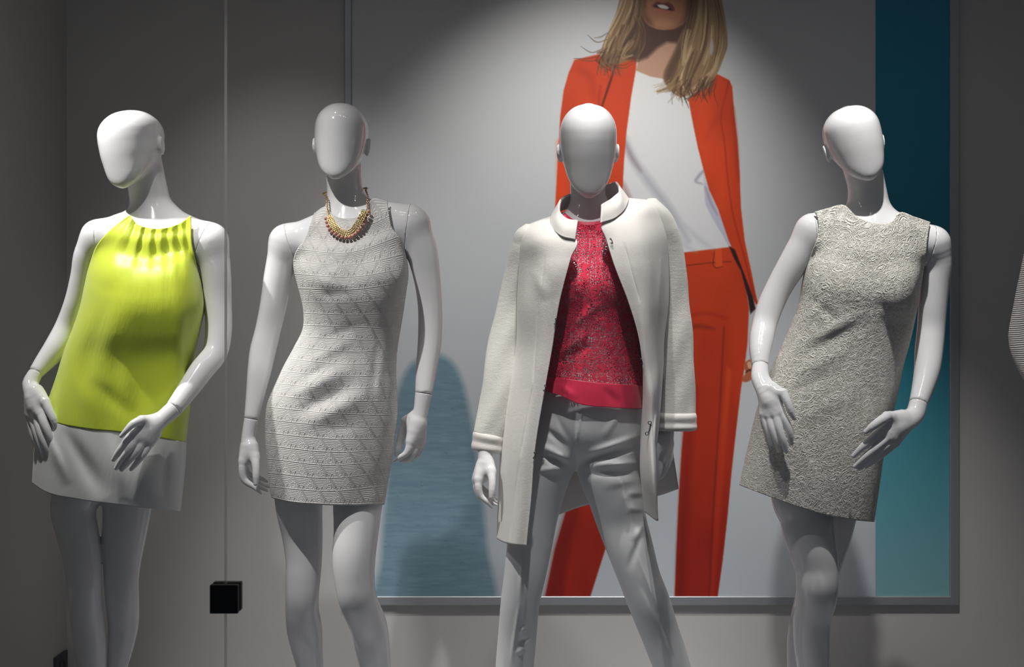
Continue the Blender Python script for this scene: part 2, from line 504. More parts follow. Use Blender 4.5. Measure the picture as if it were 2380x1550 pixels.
def m_jacquard():
    """embossed bands of triangles, ribs and dotted diamonds"""
    m, nt, out = new_mat('white_jacquard'); g = N(nt)
    tc = g.new('ShaderNodeTexCoord'); sp = g.new('ShaderNodeSeparateXYZ', {0: tc.outputs['UV']})
    P, H = .0486, .0335                         # repeat width and band height, m
    wob = g.new('ShaderNodeTexNoise', {'Vector': tc.outputs['UV'], 'Scale': 12.0, 'Detail': 2.0})
    wo = g.m('MULTIPLY', g.m('SUBTRACT', wob.outputs[0], .5), .05)
    v = g.m('ADD', g.m('DIVIDE', sp.outputs[1], H), wo)
    vi = g.m('FLOOR', v); vf = g.m('FRACT', v)                              # 0 top of band .. 1 bottom
    sh = g.m('MULTIPLY', vi, .5)
    u = g.m('ADD', g.m('ADD', g.m('DIVIDE', sp.outputs[0], P), sh), wo)
    uf = g.m('ABSOLUTE', g.m('SUBTRACT', g.m('FRACT', u), .5))              # 0 centre of a diamond .. .5 between two
    slope = g.m('SUBTRACT', uf, g.m('MULTIPLY', vf, .46))                   # <0 inside the triangle that widens downwards
    line = lambda x, w: g.m('SUBTRACT', 1.0, g.smooth(g.m('ABSOLUTE', x), 0.0, w))
    l1 = line(slope, .030); l2 = line(g.m('SUBTRACT', slope, .065), .030); l3 = line(g.m('ADD', slope, .065), .022)
    band = line(g.m('SUBTRACT', vf, .0), .07); band2 = line(g.m('SUBTRACT', vf, 1.0), .07)
    outside = g.smooth(slope, .075, .10); inside = g.smooth(g.m('MULTIPLY', slope, -1), .06, .09)
    ribs = g.m('MULTIPLY', g.m('ADD', g.m('MULTIPLY', g.m('SINE', g.m('MULTIPLY', vf, 2*math.pi*8)), .5), .5), outside)
    vo = g.new('ShaderNodeTexVoronoi', {'Vector': tc.outputs['UV'], 'Scale': 230.0, 'Randomness': .35})
    dots = g.m('MULTIPLY', g.m('SUBTRACT', 1.0, g.smooth(vo.outputs['Distance'], .25, .55)), inside)
    # flower ring in the middle of the triangle
    du = g.m('MULTIPLY', uf, P); dv = g.m('MULTIPLY', g.m('SUBTRACT', vf, .70), H)
    rr = g.m('SQRT', g.m('ADD', g.m('MULTIPLY', du, du), g.m('MULTIPLY', dv, dv)))
    ring = g.m('MULTIPLY', line(g.m('SUBTRACT', rr, .0062), .0016), inside)
    hole = g.m('MULTIPLY', g.smooth(g.m('SUBTRACT', g.m('SUBTRACT', .5, uf), g.m('MULTIPLY', g.m('SUBTRACT', 1.0, vf), .55)), -.12, -.08), 0.0)
    pit = g.m('MULTIPLY', g.smooth(vf, .70, .76), g.m('SUBTRACT', 1.0, g.smooth(g.m('SUBTRACT', g.m('ABSOLUTE', g.m('SUBTRACT', uf, .36)), g.m('MULTIPLY', g.m('SUBTRACT', vf, .70), .27)), -.012, .012)))
    tot = g.m('MAXIMUM', g.m('MAXIMUM', g.m('MAXIMUM', l1, l2), g.m('MAXIMUM', band, band2)), g.m('MULTIPLY', l3, .7))
    tot = g.m('MAXIMUM', tot, g.m('MAXIMUM', g.m('MULTIPLY', ribs, .75), g.m('MAXIMUM', g.m('MULTIPLY', dots, .8), ring)))
    tot = g.m('SUBTRACT', tot, g.m('MULTIPLY', pit, 2.2))
    fz = g.new('ShaderNodeTexNoise', {'Vector': tc.outputs['UV'], 'Scale': 900.0, 'Detail': 3.0})
    tot = g.m('ADD', tot, g.m('MULTIPLY', fz.outputs[0], .35))
    bp = g.new('ShaderNodeBump', {'Strength': .62, 'Distance': .0022, 'Height': tot})
    b = g.new('ShaderNodeBsdfPrincipled', {'Base Color': (.72, .69, .67, 1), 'Roughness': .75, 'Specular IOR Level': .25, 'Sheen Weight': .15, 'Normal': bp.outputs[0]})
    nt.links.new(b.outputs[0], out.inputs[0]); return m
M['jacquard'] = m_jacquard()

def m_guipure():
    """heavy corded lace: oval loops, scallops and a fine net between them"""
    m, nt, out = new_mat('cream_corded_lace'); g = N(nt)
    tc = g.new('ShaderNodeTexCoord')
    rot = g.new('ShaderNodeMapping', {'Vector': tc.outputs['UV'], 'Rotation': (0, 0, .55)})
    w = g.new('ShaderNodeTexNoise', {'Vector': tc.outputs['UV'], 'Scale': 46.0, 'Detail': 3.0})
    wv = g.new('ShaderNodeVectorMath', {0: w.outputs['Color'], 1: (.5, .5, .5)}, operation='SUBTRACT')
    ws = g.new('ShaderNodeVectorMath', {0: wv, 'Scale': .013}, operation='SCALE')
    vec = g.new('ShaderNodeVectorMath', {0: rot, 1: ws}, operation='ADD')
    def loops(scale, sx, sy, k, rnd, wd):
        mp = g.new('ShaderNodeMapping', {'Vector': vec, 'Scale': (sx, sy, 1)})
        vo = g.new('ShaderNodeTexVoronoi', {'Vector': mp, 'Scale': scale, 'Randomness': rnd})
        d = vo.outputs['Distance']
        r = [g.m('SUBTRACT', 1.0, g.smooth(g.m('ABSOLUTE', g.m('SUBTRACT', d, q)), 0.0, wd)) for q in k]
        o = r[0]
        for x in r[1:]: o = g.m('MAXIMUM', o, x)
        return o
    a = loops(19, 1.0, 1.7, (.58, .50, .30, .20), .8, .038)
    b2 = loops(40, 1.25, 1.0, (.42, .30, .14), 1.0, .055)
    e = g.new('ShaderNodeTexVoronoi', {'Vector': vec, 'Scale': 105.0}, feature='DISTANCE_TO_EDGE')
    net = g.m('SUBTRACT', 1.0, g.smooth(e.outputs['Distance'], 0.0, .16))
    fz = g.new('ShaderNodeTexNoise', {'Vector': tc.outputs['UV'], 'Scale': 420.0, 'Detail': 4.0, 'Roughness': .7})
    tot = g.m('MAXIMUM', a, g.m('MAXIMUM', g.m('MULTIPLY', b2, .8), g.m('MULTIPLY', net, .55)))
    tot = g.m('ADD', tot, g.m('MULTIPLY', fz.outputs[0], .55))
    bp = g.new('ShaderNodeBump', {'Strength': .8, 'Distance': .0032, 'Height': tot})
    mix = g.new('ShaderNodeMix', {0: g.smooth(tot, .2, .85), 6: (.60, .56, .49, 1), 7: (.86, .83, .77, 1)}, data_type='RGBA')
    b = g.new('ShaderNodeBsdfPrincipled', {'Base Color': mix.outputs[2], 'Roughness': .8, 'Specular IOR Level': .2, 'Sheen Weight': .1, 'Normal': bp.outputs[0]})
    nt.links.new(b.outputs[0], out.inputs[0]); return m
M['guipure'] = m_guipure()

def m_crochet():
    """red crochet lace of little daisies, open between the petals"""
    m, nt, out = new_mat('red_crochet_lace'); g = N(nt)
    tc = g.new('ShaderNodeTexCoord')
    w = g.new('ShaderNodeTexNoise', {'Vector': tc.outputs['UV'], 'Scale': 60.0, 'Detail': 1.0})
    wv = g.new('ShaderNodeVectorMath', {0: w.outputs['Color'], 1: (.5, .5, .5)}, operation='SUBTRACT')
    ws = g.new('ShaderNodeVectorMath', {0: wv, 'Scale': .004}, operation='SCALE')
    vec = g.new('ShaderNodeVectorMath', {0: tc.outputs['UV'], 1: ws}, operation='ADD')
    S = 50.0
    vo = g.new('ShaderNodeTexVoronoi', {'Vector': vec, 'Scale': S, 'Randomness': .55})
    vd = g.new('ShaderNodeTexVoronoi', {'Vector': vec, 'Scale': S, 'Randomness': .55}, feature='DISTANCE_TO_EDGE')
    d = vo.outputs['Distance']
    dl = g.new('ShaderNodeVectorMath', {0: vec, 1: vo.outputs['Position']}, operation='SUBTRACT')
    sp = g.new('ShaderNodeSeparateXYZ', {0: dl})
    ang = g.m('ARCTAN2', sp.outputs[1], sp.outputs[0])
    pet = g.m('ADD', g.m('MULTIPLY', g.m('COSINE', g.m('MULTIPLY', ang, 8.0)), .5), .5)
    core = g.m('SUBTRACT', 1.0, g.smooth(d, .15, .21))
    tips = g.m('MULTIPLY', g.smooth(g.m('ADD', pet, g.m('MULTIPLY', d, .9)), .58, .78), g.m('SUBTRACT', 1.0, g.smooth(d, .54, .64)))
    spoke = g.m('MULTIPLY', g.smooth(pet, .80, .95), g.m('SUBTRACT', 1.0, g.smooth(d, .62, .8)))
    link_ = g.m('SUBTRACT', 1.0, g.smooth(vd.outputs['Distance'], .035, .075))
    solid = g.m('MAXIMUM', g.m('MAXIMUM', core, g.m('MULTIPLY', tips, .9)), g.m('MAXIMUM', spoke, link_))
    fz = g.new('ShaderNodeTexNoise', {'Vector': tc.outputs['UV'], 'Scale': 700.0, 'Detail': 3.0})
    hgt = g.m('ADD', solid, g.m('MULTIPLY', fz.outputs[0], .4))
    bp = g.new('ShaderNodeBump', {'Strength': .8, 'Distance': .003, 'Height': hgt})
    b = g.new('ShaderNodeBsdfPrincipled', {'Base Color': srgb(226, 52, 84), 'Roughness': .7, 'Specular IOR Level': .25, 'Normal': bp.outputs[0]})
    tr = g.new('ShaderNodeBsdfTransparent')
    fac = g.smooth(solid, .25, .55)
    mx = g.new('ShaderNodeMixShader', {0: fac, 1: tr.outputs[0], 2: b.outputs[0]})
    nt.links.new(mx.outputs[0], out.inputs[0]); return m
M['crochet'] = m_crochet()
M['red_satin'] = m_satin('red_satin', srgb(224, 44, 82), rough=.45, bump=.08)

def m_wool(name, col, scale=260, st=.35, rough=.9, stretch=(1, 1, 1)):
    m, nt, out = new_mat(name); g = N(nt)
    tc = g.new('ShaderNodeTexCoord')
    mp = g.new('ShaderNodeMapping', {'Vector': tc.outputs['Object'], 'Scale': stretch})
    n1 = g.new('ShaderNodeTexNoise', {'Vector': mp, 'Scale': scale, 'Detail': 5.0, 'Roughness': .65})
    n2 = g.new('ShaderNodeTexNoise', {'Vector': mp, 'Scale': scale*.16, 'Detail': 3.0})
    h = g.m('ADD', n1.outputs[0], g.m('MULTIPLY', n2.outputs[0], .8))
    bp = g.new('ShaderNodeBump', {'Strength': st, 'Distance': .004, 'Height': h})
    b = g.new('ShaderNodeBsdfPrincipled', {'Base Color': col, 'Roughness': rough, 'Specular IOR Level': .15, 'Sheen Weight': .35, 'Sheen Roughness': .5, 'Normal': bp.outputs[0]})
    nt.links.new(b.outputs[0], out.inputs[0]); return m
M['wool'] = m_wool('cream_wool', (.74, .705, .67, 1), scale=420, st=.22)
M['wool_sleeve'] = m_wool('cream_ribbed_wool', (.72, .70, .655, 1), scale=260, st=.32, stretch=(1, 1, 2.2))
M['cotton'] = simple('white_cotton_twill', (.74, .745, .755, 1), rough=.55, bump=(160, .08, .002), sheen=.1)
M['lining'] = simple('pale_lining', (.50, .46, .41, 1), rough=.7)

def m_ribknit():
    m, nt, out = new_mat('grey_ribbed_knit'); g = N(nt)
    tc = g.new('ShaderNodeTexCoord'); sp = g.new('ShaderNodeSeparateXYZ', {0: tc.outputs['Object']})
    nz = g.new('ShaderNodeTexNoise', {'Vector': tc.outputs['Object'], 'Scale': 30.0})
    z = g.m('ADD', g.m('ADD', sp.outputs[2], g.m('MULTIPLY', sp.outputs[0], -.12)), g.m('MULTIPLY', nz.outputs[0], .004))
    s = g.m('SINE', g.m('MULTIPLY', z, 2*math.pi/.0056))
    bp = g.new('ShaderNodeBump', {'Strength': .7, 'Distance': .002, 'Height': s})
    b = g.new('ShaderNodeBsdfPrincipled', {'Base Color': (.50, .47, .45, 1), 'Roughness': .85, 'Specular IOR Level': .2, 'Sheen Weight': .2, 'Normal': bp.outputs[0]})
    nt.links.new(b.outputs[0], out.inputs[0]); return m
M['ribknit'] = m_ribknit()

def m_glass():
    m, nt, out = new_mat('clear_glass'); g = N(nt)
    tr = g.new('ShaderNodeBsdfTransparent', {0: (.985, .99, .985, 1)}); gl = g.new('ShaderNodeBsdfGlossy', {'Roughness': 0.0})
    fr = g.new('ShaderNodeFresnel', {'IOR': 1.45})
    mx = g.new('ShaderNodeMixShader', {0: g.m('MULTIPLY', fr.outputs[0], .8), 1: tr.outputs[0], 2: gl.outputs[0]})
    nt.links.new(mx.outputs[0], out.inputs[0]); return m
M['glass'] = m_glass()
M['glass_edge'] = simple('polished_glass_edge', (.75, .77, .75, 1), rough=.22, spec=.6)
# ---------------------------------------------------------------- mannequin bodies
def head_matrix(yaw, pitch, roll):
    """yaw>0 turns the face to the photo's left, roll>0 leans the crown to the photo's right, pitch>0 lifts the chin"""
    R = Matrix.Rotation(math.radians(roll), 3, 'Y') @ Matrix.Rotation(-math.radians(yaw), 3, 'Z') @ Matrix.Rotation(-math.radians(pitch), 3, 'X')
    return np.array(R)

def build_body(S):
    Y = S['Y']; h = S.get('h', .004)
    tor = [px_nodes(S['torso'], Y)]
    pts = [tor[0]]
    for k in ('arms', 'legs', 'clav', 'neck'):
        for c in S[k]: pts.append(px_nodes(c, Y))
    allp = np.concatenate(pts); r = allp[:, 3:].max(1)[:, None]
    hc = W(S['head'][0], S['head'][1], Y+S['head'][7]); H = S['head'][2]*Y/FPX
    lo = np.minimum((allp[:, :3]-r).min(0), hc-.7*H)-.03; hi = np.maximum((allp[:, :3]+r).max(0), hc+.7*H)+.03
    lo[2] = -.03
    f = Field(lo, hi, h)
    A = np.array(S.get('lat', (1, 0, 0)), float)
    f.chain(tor[0], A=A, n=44)
    for c in S.get('ells', ()):
        f.ell(W(c[0], c[1], Y+c[2]), (c[3], c[4], c[5]), k=.045)
    for c in S['clav']: f.chain(px_nodes(c, Y), k=.045, A=(0, 0, 1))
    for c in S["legs"]: f.chain(px_nodes(c, Y), k=S.get("legk", .012), A=(1, 0, 0), n=110)
    f.smooth(f.lo, f.lo+f.h*f.n, 3)
    for c in S['neck']: f.chain(px_nodes(c, Y), k=.024, A=A, n=20)
    Mh = head_matrix(*S['head'][3:6])
    f.head(hc, Mh, H, S['head'][6], k=.016)
    for sx in (-1, 1):                                                  # ears
        e = hc+Mh@np.array([sx*H*.352*S['head'][6], .05*H, -.03*H])
        R = Mh@np.array(Matrix.Rotation(math.radians(sx*16), 3, 'Z'))@np.array(Matrix.Rotation(math.radians(sx*9), 3, 'Y'))
        f.ell(e+R@np.array([sx*.004, 0, 0]), (.0066, .0155, .025), k=.006, M=R)
        f.ell(e+R@np.array([sx*.0105, -.002, .004]), (.0048, .0085, .015), k=.004, M=R, sub=True)
    torso = f; fr, bk = torso.fronts()
    body = f.copy()
    for c in S['arms']:
        body2 = px_nodes(c, Y)
        body.chain(body2, k=.022, A=(1, 0, 0), m=.05, flat1=True)
    V, Q = surface_nets(body, 3)
    return V, Q, (torso, fr, bk), Mh, hc, H

def split_arms(V, Q, S, root, mat):
    """cut the two arms off along the shoulder seams the photo shows; every piece keeps the common surface"""
    Y = S['Y']
    me = mesh_np('body', V, Q); bm = bmesh.new(); bm.from_mesh(me); bpy.data.meshes.remove(me)
    arms = []
    for (x0, y0, x1, y1), side, c in zip(S['seams'], (-1, 1), S['arms']):
        p0, p1 = W(x0, y0, Y), W(x1, y1, Y)
        d = p1-p0; nrm = np.array([-d[2], 0, d[0]]); nrm /= np.linalg.norm(nrm)
        if nrm[0]*side < 0: nrm = -nrm
        nodes = px_nodes(c, Y)[:, :3]; cen = (p0+p1)/2; cen[1] = nodes[0][1]
        Vc, Nn, R = Vector(cen), Vector(nrm), S.get('seamR', .15)
        fs = [q for q in bm.faces if (q.calc_center_median()-Vc).length < R]
        geom = set(fs)
        for q in fs: geom.update(q.edges); geom.update(q.verts)
        res = bmesh.ops.bisect_plane(bm, geom=list(geom), dist=1e-5, plane_co=Vc, plane_no=Nn)
        cut = {e for e in res['geom_cut'] if isinstance(e, bmesh.types.BMEdge)}
        tgt = Vector(nodes[-1]); bm.faces.ensure_lookup_table()
        st = min(bm.faces, key=lambda q: (q.calc_center_median()-tgt).length)
        seen = {st}; stack = [st]
        while stack:
            q = stack.pop()
            for e in q.edges:
                if e in cut: continue
                for r in e.link_faces:
                    if r not in seen: seen.add(r); stack.append(r)
        print("ARMS", len(seen), len(bm.faces))
        if len(seen) > .4*len(bm.faces): arms.append(None); continue
        r = bmesh.ops.split(bm, geom=list(seen))
        af = [q for q in r['geom'] if isinstance(q, bmesh.types.BMFace)]
        a = bmesh.new(); vm = {}
        for q in af:
            for v in q.verts:
                if v not in vm: vm[v] = a.verts.new(v.co)
            a.faces.new([vm[v] for v in q.verts])
        bmesh.ops.delete(bm, geom=af, context='FACES')
        for b, s in ((a, 1), (bm, -1)):                                 # fold the rims in: the thin dark joint line
            b.normal_update()
            bd = [v for v in b.verts if v.is_boundary and (v.co-Vc).length < R*1.1 and abs((v.co-Vc).dot(Nn)) < 2e-3]
            nr = {v: v.normal.copy() for v in bd}
            be = list({e for v in bd for e in v.link_edges if e.is_boundary})
            ex = bmesh.ops.extrude_edge_only(b, edges=be)
            for v in ex['geom']:
                if isinstance(v, bmesh.types.BMVert):
                    o = min(bd, key=lambda w: (w.co-v.co).length)
                    v.co = v.co-nr[o]*.006
            for v in bd: v.co += Nn*(s*.00045)-nr[v]*.0002
        arms.append(bm_obj('arm', a, mat, None, True))
    o = bm_obj('body', bm, mat, None, True); place(o, root)
    for a in arms:
        if a: place(a, root)
    return o, arms

def build_hand(chains, Y, root, arm, mat, nails=()):
    """chains: rows (px,py,dY,r_px); the first is the wrist+palm spine, then palm spokes, then fingers"""
    allp = np.concatenate([px_nodes(c, Y) for c in chains['palm']+chains['fingers']])
    R = allp[:, 3:].max()
    f = Field(allp[:, :3].min(0)-R-.01, allp[:, :3].max(0)+R+.01, .0016)
    ax = np.array(chains.get('axis', (1, 0, 0)), float)
    fl = chains.get('flat', .72)
    spine = [tuple(q[:4])+((1.0, .92)[i] if i < 2 else fl,) for i, q in enumerate(chains['palm'][0])]
    f.chain(px_nodes(spine, Y), A=ax, m=.03, flat0=True)
    for c in chains['palm'][1:]: f.chain(px_nodes(c, Y, fl), k=.014, A=ax, m=.02)
    kn = chains['palm'][1:5]                                            # close the back of the hand between the knuckles
    for w, r in ((.3, 13.5), (.6, 12), (.9, 10)):
        web = [tuple(np.array(c[0][:3])*(1-w)+np.array(c[-1][:3])*w)+(r*(.82 if i == 3 else 1),) for i, c in enumerate(kn)]
        f.chain(px_nodes(web, Y, .72), k=.012, A=(0, 0, 1) if abs(ax[2]) < .5 else (1, 0, 0), m=.02)
    th = chains['palm'][5]; ix = kn[0]
    web = [tuple(np.array(th[-1][:3])*.75+np.array(th[0][:3])*.25)+(8.5,), tuple(np.array(ix[0][:3])*.6+np.array(ix[-1][:3])*.4)+(10.5,)]
    f.chain(px_nodes(web, Y, .8), k=.012, A=ax, m=.02)
    for c in chains['fingers']:
        f.chain(px_nodes(c, Y, .95), k=.0035, A=ax, m=.014)
    V, Q = surface_nets(f, 2)
    o = link('hand', mesh_np('hand', V, Q), mat)
    o.parent = arm if arm else root
    if not arm: o.matrix_parent_inverse = Matrix.Translation(-Vector(root.location))
    return o
# ---------------------------------------------------------------- the five figures, traced in photo pixels at their own distance
M1 = dict(Y=3.15, legk=.003,
    head=(309, 348, 182, 19, -2, -10, 1.06, -.005),
    neck=[[(368, 522, .03, 56, .9), (352, 480, .022, 47, 1), (342, 430, .015, 44, 1), (330, 372, .012, 44, 1)]],
    torso=[(362, 520, .01, 58, .75), (354, 560, .0, 96, .62), (339, 610, 0, 92, .80), (328, 680, 0, 86, .86), (312, 770, 0, 92, .74),
           (295, 860, 0, 100, .76), (270, 960, 0, 118, .76), (257, 1030, 0, 116, .78), (252, 1078, 0, 100, .80)],
    ells=[(285, 660, -.066, .050, .044, .056), (390, 668, -.066, .050, .044, .056)],
    clav=[[(352, 533, .012, 44, .8), (290, 537, .01, 38, .85), (228, 552, .012, 40, .9)], [(368, 530, .012, 46, .8), (430, 540, .01, 40, .85), (488, 562, .01, 41, .9)]],
    legs=[[(205, 1090, 0, 62), (171, 1187, 0, 51.0), (181, 1245, -.01, 46.0), (191, 1303, -.02, 41.5), (195, 1347, -.03, 39.0), (198, 1400, -.02, 37.0), (203, 1448, .0, 37.5), (208, 1492, .01, 37.0), (214, 1550, .02, 32.0), (228, 1640, .03, 27), (235, 1740, .04, 22), (232, 1800, .03, 26), (224, 1812, -.05, 20), (220, 1822, -.12, 14)],
          [(300, 1090, .03, 64), (295, 1187, .04, 54.0), (289, 1245, .04, 49.0), (284, 1303, .035, 42.5), (282, 1347, .03, 39.0), (285, 1402, .04, 37.0), (287, 1448, .06, 34.5), (282, 1492, .07, 30.5), (272, 1550, .08, 24.0), (258, 1640, .09, 23), (255, 1740, .1, 20), (255, 1790, .09, 24), (256, 1798, .0, 19), (258, 1806, -.06, 14)]],
    arms=[[(232, 556, .012, 40), (210, 590, .018, 36), (197, 640, .028, 31.5), (181, 700, .04, 29.5), (158, 760, .05, 29), (128, 812, .03, 27.5), (103, 842, .01, 22), (82.5, 867, -.012, 16.5)],
          [(488, 562, .01, 41), (500, 620, .015, 35.5), (506, 700, .02, 32), (508, 770, .01, 30.5), (500, 818, -.01, 29), (470, 858, -.05, 28), (437, 905, -.09, 24.5), (404, 950, -.13, 20.5)]],
    seams=[(227, 507, 234, 600), (488, 522, 456, 600)], seamR=.115,
    hands=[dict(Y=3.15, axis=(.75, .3, -.5), palm=[[(82.5, 867, -.012, 16.2, .95), (71, 892, -.03, 18.5), (82, 920, -.05, 21), (86, 945, -.06, 20)],
                        [(84, 925, -.055, 16), (95, 962, -.075, 12)], [(82, 925, -.055, 16), (86, 970, -.065, 12)], [(79, 925, -.05, 16), (76, 970, -.055, 11)], [(74, 915, -.045, 14), (68, 962, -.045, 10)],
                        [(86, 905, -.05, 15), (107, 936, -.07, 11.5)]],
                fingers=[[(95, 960, -.075, 11), (101, 979, -.085, 10), (113, 1007, -.09, 8.8), (121, 1028, -.088, 7.6), (125, 1042, -.084, 6)],
                         [(86, 970, -.065, 11), (97, 1010, -.082, 9.5), (111, 1044, -.085, 8), (119, 1067, -.08, 6.3)],
                         [(76, 970, -.055, 10.5), (87, 1010, -.07, 9), (97, 1041, -.073, 7.8), (106, 1070, -.07, 6)],
                         [(68, 962, -.045, 9.5), (79, 1016, -.055, 8), (89, 1043, -.055, 6)],
                         [(106, 934, -.07, 11.5), (116, 956, -.08, 9.6), (127, 979, -.085, 8.3), (131, 990, -.085, 6.5)]]),
           dict(Y=3.15, axis=(-.6, .3, .75), palm=[[(404, 950, -.13, 20), (376, 974, -.15, 19.5), (352, 992, -.165, 23), (336, 1003, -.17, 23)],
                        [(350, 988, -.165, 15), (309, 1008, -.185, 11)], [(350, 996, -.165, 15), (318, 1018, -.185, 11)], [(354, 1003, -.162, 14), (332, 1025, -.18, 11)], [(360, 1008, -.16, 13), (347, 1031, -.172, 10)],
                        [(358, 978, -.16, 14), (326, 976, -.185, 11)]],
                fingers=[[(309, 1008, -.185, 11), (291, 1030, -.192, 9.2), (274, 1053, -.185, 7.8), (264, 1068, -.178, 5.6)],
                         [(318, 1018, -.185, 11), (304, 1040, -.195, 9.3), (285, 1064, -.19, 7.8), (270, 1088, -.18, 5.6)],
                         [(332, 1025, -.18, 10.5), (320, 1047, -.19, 9), (301, 1070, -.188, 7.6), (283, 1091, -.178, 5.6)],
                         [(347, 1031, -.172, 9.5), (333, 1056, -.182, 8.2), (318, 1075, -.18, 7), (305, 1090, -.175, 5.2)],
                         [(330, 976, -.185, 11), (308, 986, -.2, 9), (294, 1000, -.205, 7), (282, 1013, -.205, 5.2)]])])

M2 = dict(Y=3.22,
    head=(793, 334, 186, 2, 3, 1.0, .90, -.01),
    neck=[[(814, 515, .03, 56, .9), (806, 470, .02, 46, 1), (801, 430, .015, 41.5, 1), (797, 370, .012, 44, 1)]],
    torso=[(815, 512, .01, 58, .75), (816, 555, 0, 106, .60), (818, 605, 0, 114, .70), (820, 660, 0, 113, .78), (822, 720, 0, 98, .76), (814, 780, 0, 96, .76),
           (788, 860, 0, 110, .76), (773, 950, 0, 126, .74), (769, 1030, 0, 126, .76), (768, 1068, 0, 114, .76)],
    ells=[(766, 652, -.068, .052, .046, .056), (872, 650, -.068, .052, .046, .056)],
    clav=[[(810, 528, .012, 44, .8), (740, 540, .01, 38, .85), (668, 565, .01, 41, .9)], [(820, 518, .012, 46, .8), (885, 508, .01, 40, .85), (955, 518, .01, 44, .9)]],
    legs=[[(700, 1090, 0, 64), (695, 1170, .01, 55), (703, 1245, .02, 47), (706, 1303, .01, 42), (704, 1347, 0, 40.5), (702, 1390, -.005, 38.5), (702, 1419, .005, 38.5), (708, 1463, .03, 41), (714, 1506, .04, 36.5), (721, 1550, .05, 31), (730, 1640, .06, 24), (735, 1730, .06, 20), (735, 1790, .05, 24), (735, 1800, -.02, 19), (735, 1812, -.1, 14)],
          [(838, 1090, -.02, 66), (831, 1175, -.04, 57), (828, 1231, -.06, 52.5), (822, 1303, -.08, 50), (824, 1347, -.085, 47), (829, 1385, -.085, 44.5), (842, 1419, -.06, 44), (859, 1463, -.02, 42.5), (866, 1506, 0, 40.5), (873, 1550, .02, 36), (885, 1640, .05, 26), (895, 1730, .08, 20), (900, 1785, .07, 24), (902, 1800, -.01, 19), (905, 1812, -.08, 14)]],
    arms=[[(668, 565, .01, 41), (655, 605, .012, 35), (645, 650, .014, 32.5), (637, 700, .018, 31), (622, 770, .022, 29.5), (611, 815, .015, 30), (603, 861, .0, 27.5), (593, 920, -.015, 21.5), (584.5, 974, -.03, 17.2)],
          [(957, 528, .01, 42), (980, 585, .012, 37), (993, 650, .016, 31), (999, 705, .02, 28.5), (1000, 760, .022, 28), (998, 800, .02, 27.5), (991, 858, .01, 24.5), (984.5, 915, -.005, 20)]],
    seams=[(663, 523, 684, 591), (955, 474, 942, 576)], seamR=.125,
    hands=[dict(Y=3.22, axis=(.3, -.95, 0), flat=1.0, palm=[[(584.5, 974, -.03, 17), (577.5, 1015, -.035, 17.5), (579, 1050, -.038, 21), (577, 1066, -.038, 18)],
                        [(579, 1045, -.045, 15), (565.5, 1072, -.058, 11)], [(578, 1045, -.035, 15), (565, 1078, -.033, 11.5)], [(578, 1045, -.025, 15), (566, 1078, -.01, 11)], [(580, 1045, -.018, 13), (570, 1074, .012, 10)],
                        [(584, 1040, -.05, 14), (593, 1066, -.062, 12)]],
                fingers=[[(565.5, 1070, -.058, 10.5), (563, 1091, -.064, 9.2), (568, 1115, -.064, 8.3), (586, 1129, -.066, 6.6), (599, 1139, -.066, 4.6), (607, 1147, -.066, 2.3)],
                         [(565, 1078, -.033, 11), (565, 1102, -.03, 9), (576, 1123, -.028, 8), (600, 1131, -.03, 6.4), (614, 1136, -.032, 5), (622, 1141, -.034, 2.6)],
                         [(566, 1078, -.01, 10.5), (567, 1100, -.004, 9), (580, 1118, -.002, 7.8), (606, 1124, -.006, 6), (624, 1131, -.008, 3.4)],
                         [(570, 1074, .012, 9.5), (572, 1093, .018, 8), (585, 1107, .02, 7), (606, 1112, .016, 5.6), (620, 1119, .014, 3.4)],
                         [(592, 1062, -.062, 12), (595, 1086, -.08, 9.3), (595, 1107, -.088, 8.4), (595, 1124, -.09, 6.2)]]),
           dict(Y=3.22, axis=(.7, .7, 0), flat=1.0, palm=[[(984.5, 915, -.005, 19.8), (977, 960, -.01, 18), (969, 990, -.012, 19.5), (965, 1008, -.012, 17)],
                        [(968, 985, -.016, 14), (954, 1026, -.03, 11)], [(970, 985, -.012, 14), (963, 1031, -.016, 11)], [(973, 985, -.008, 13), (972, 1031, -.002, 10.5)], [(976, 985, -.002, 11), (980, 1026, .012, 9.5)],
                        [(962, 968, .0, 13), (945, 978, .012, 12)]],
                fingers=[[(954, 1026, -.03, 10.5), (951, 1040, -.034, 9.4), (944, 1054, -.036, 8), (929, 1063, -.036, 6), (914, 1073, -.034, 2.6)],
                         [(963, 1031, -.016, 10.5), (961, 1050, -.02, 9), (952, 1064, -.022, 7.2), (932, 1071, -.022, 4.2)],
                         [(972, 1031, -.002, 10), (967, 1052, -.004, 8.6), (957, 1066, -.006, 7), (938, 1072, -.006, 4)],
                         [(980, 1026, .012, 9), (974, 1048, .012, 7.8), (962, 1064, .01, 6.4), (950, 1069, .01, 4)],
                         [(946, 977, .012, 12), (936, 1003, .016, 10.8), (929, 1030, .014, 9), (924, 1047, .01, 7.8), (921, 1057, .008, 5)]])])

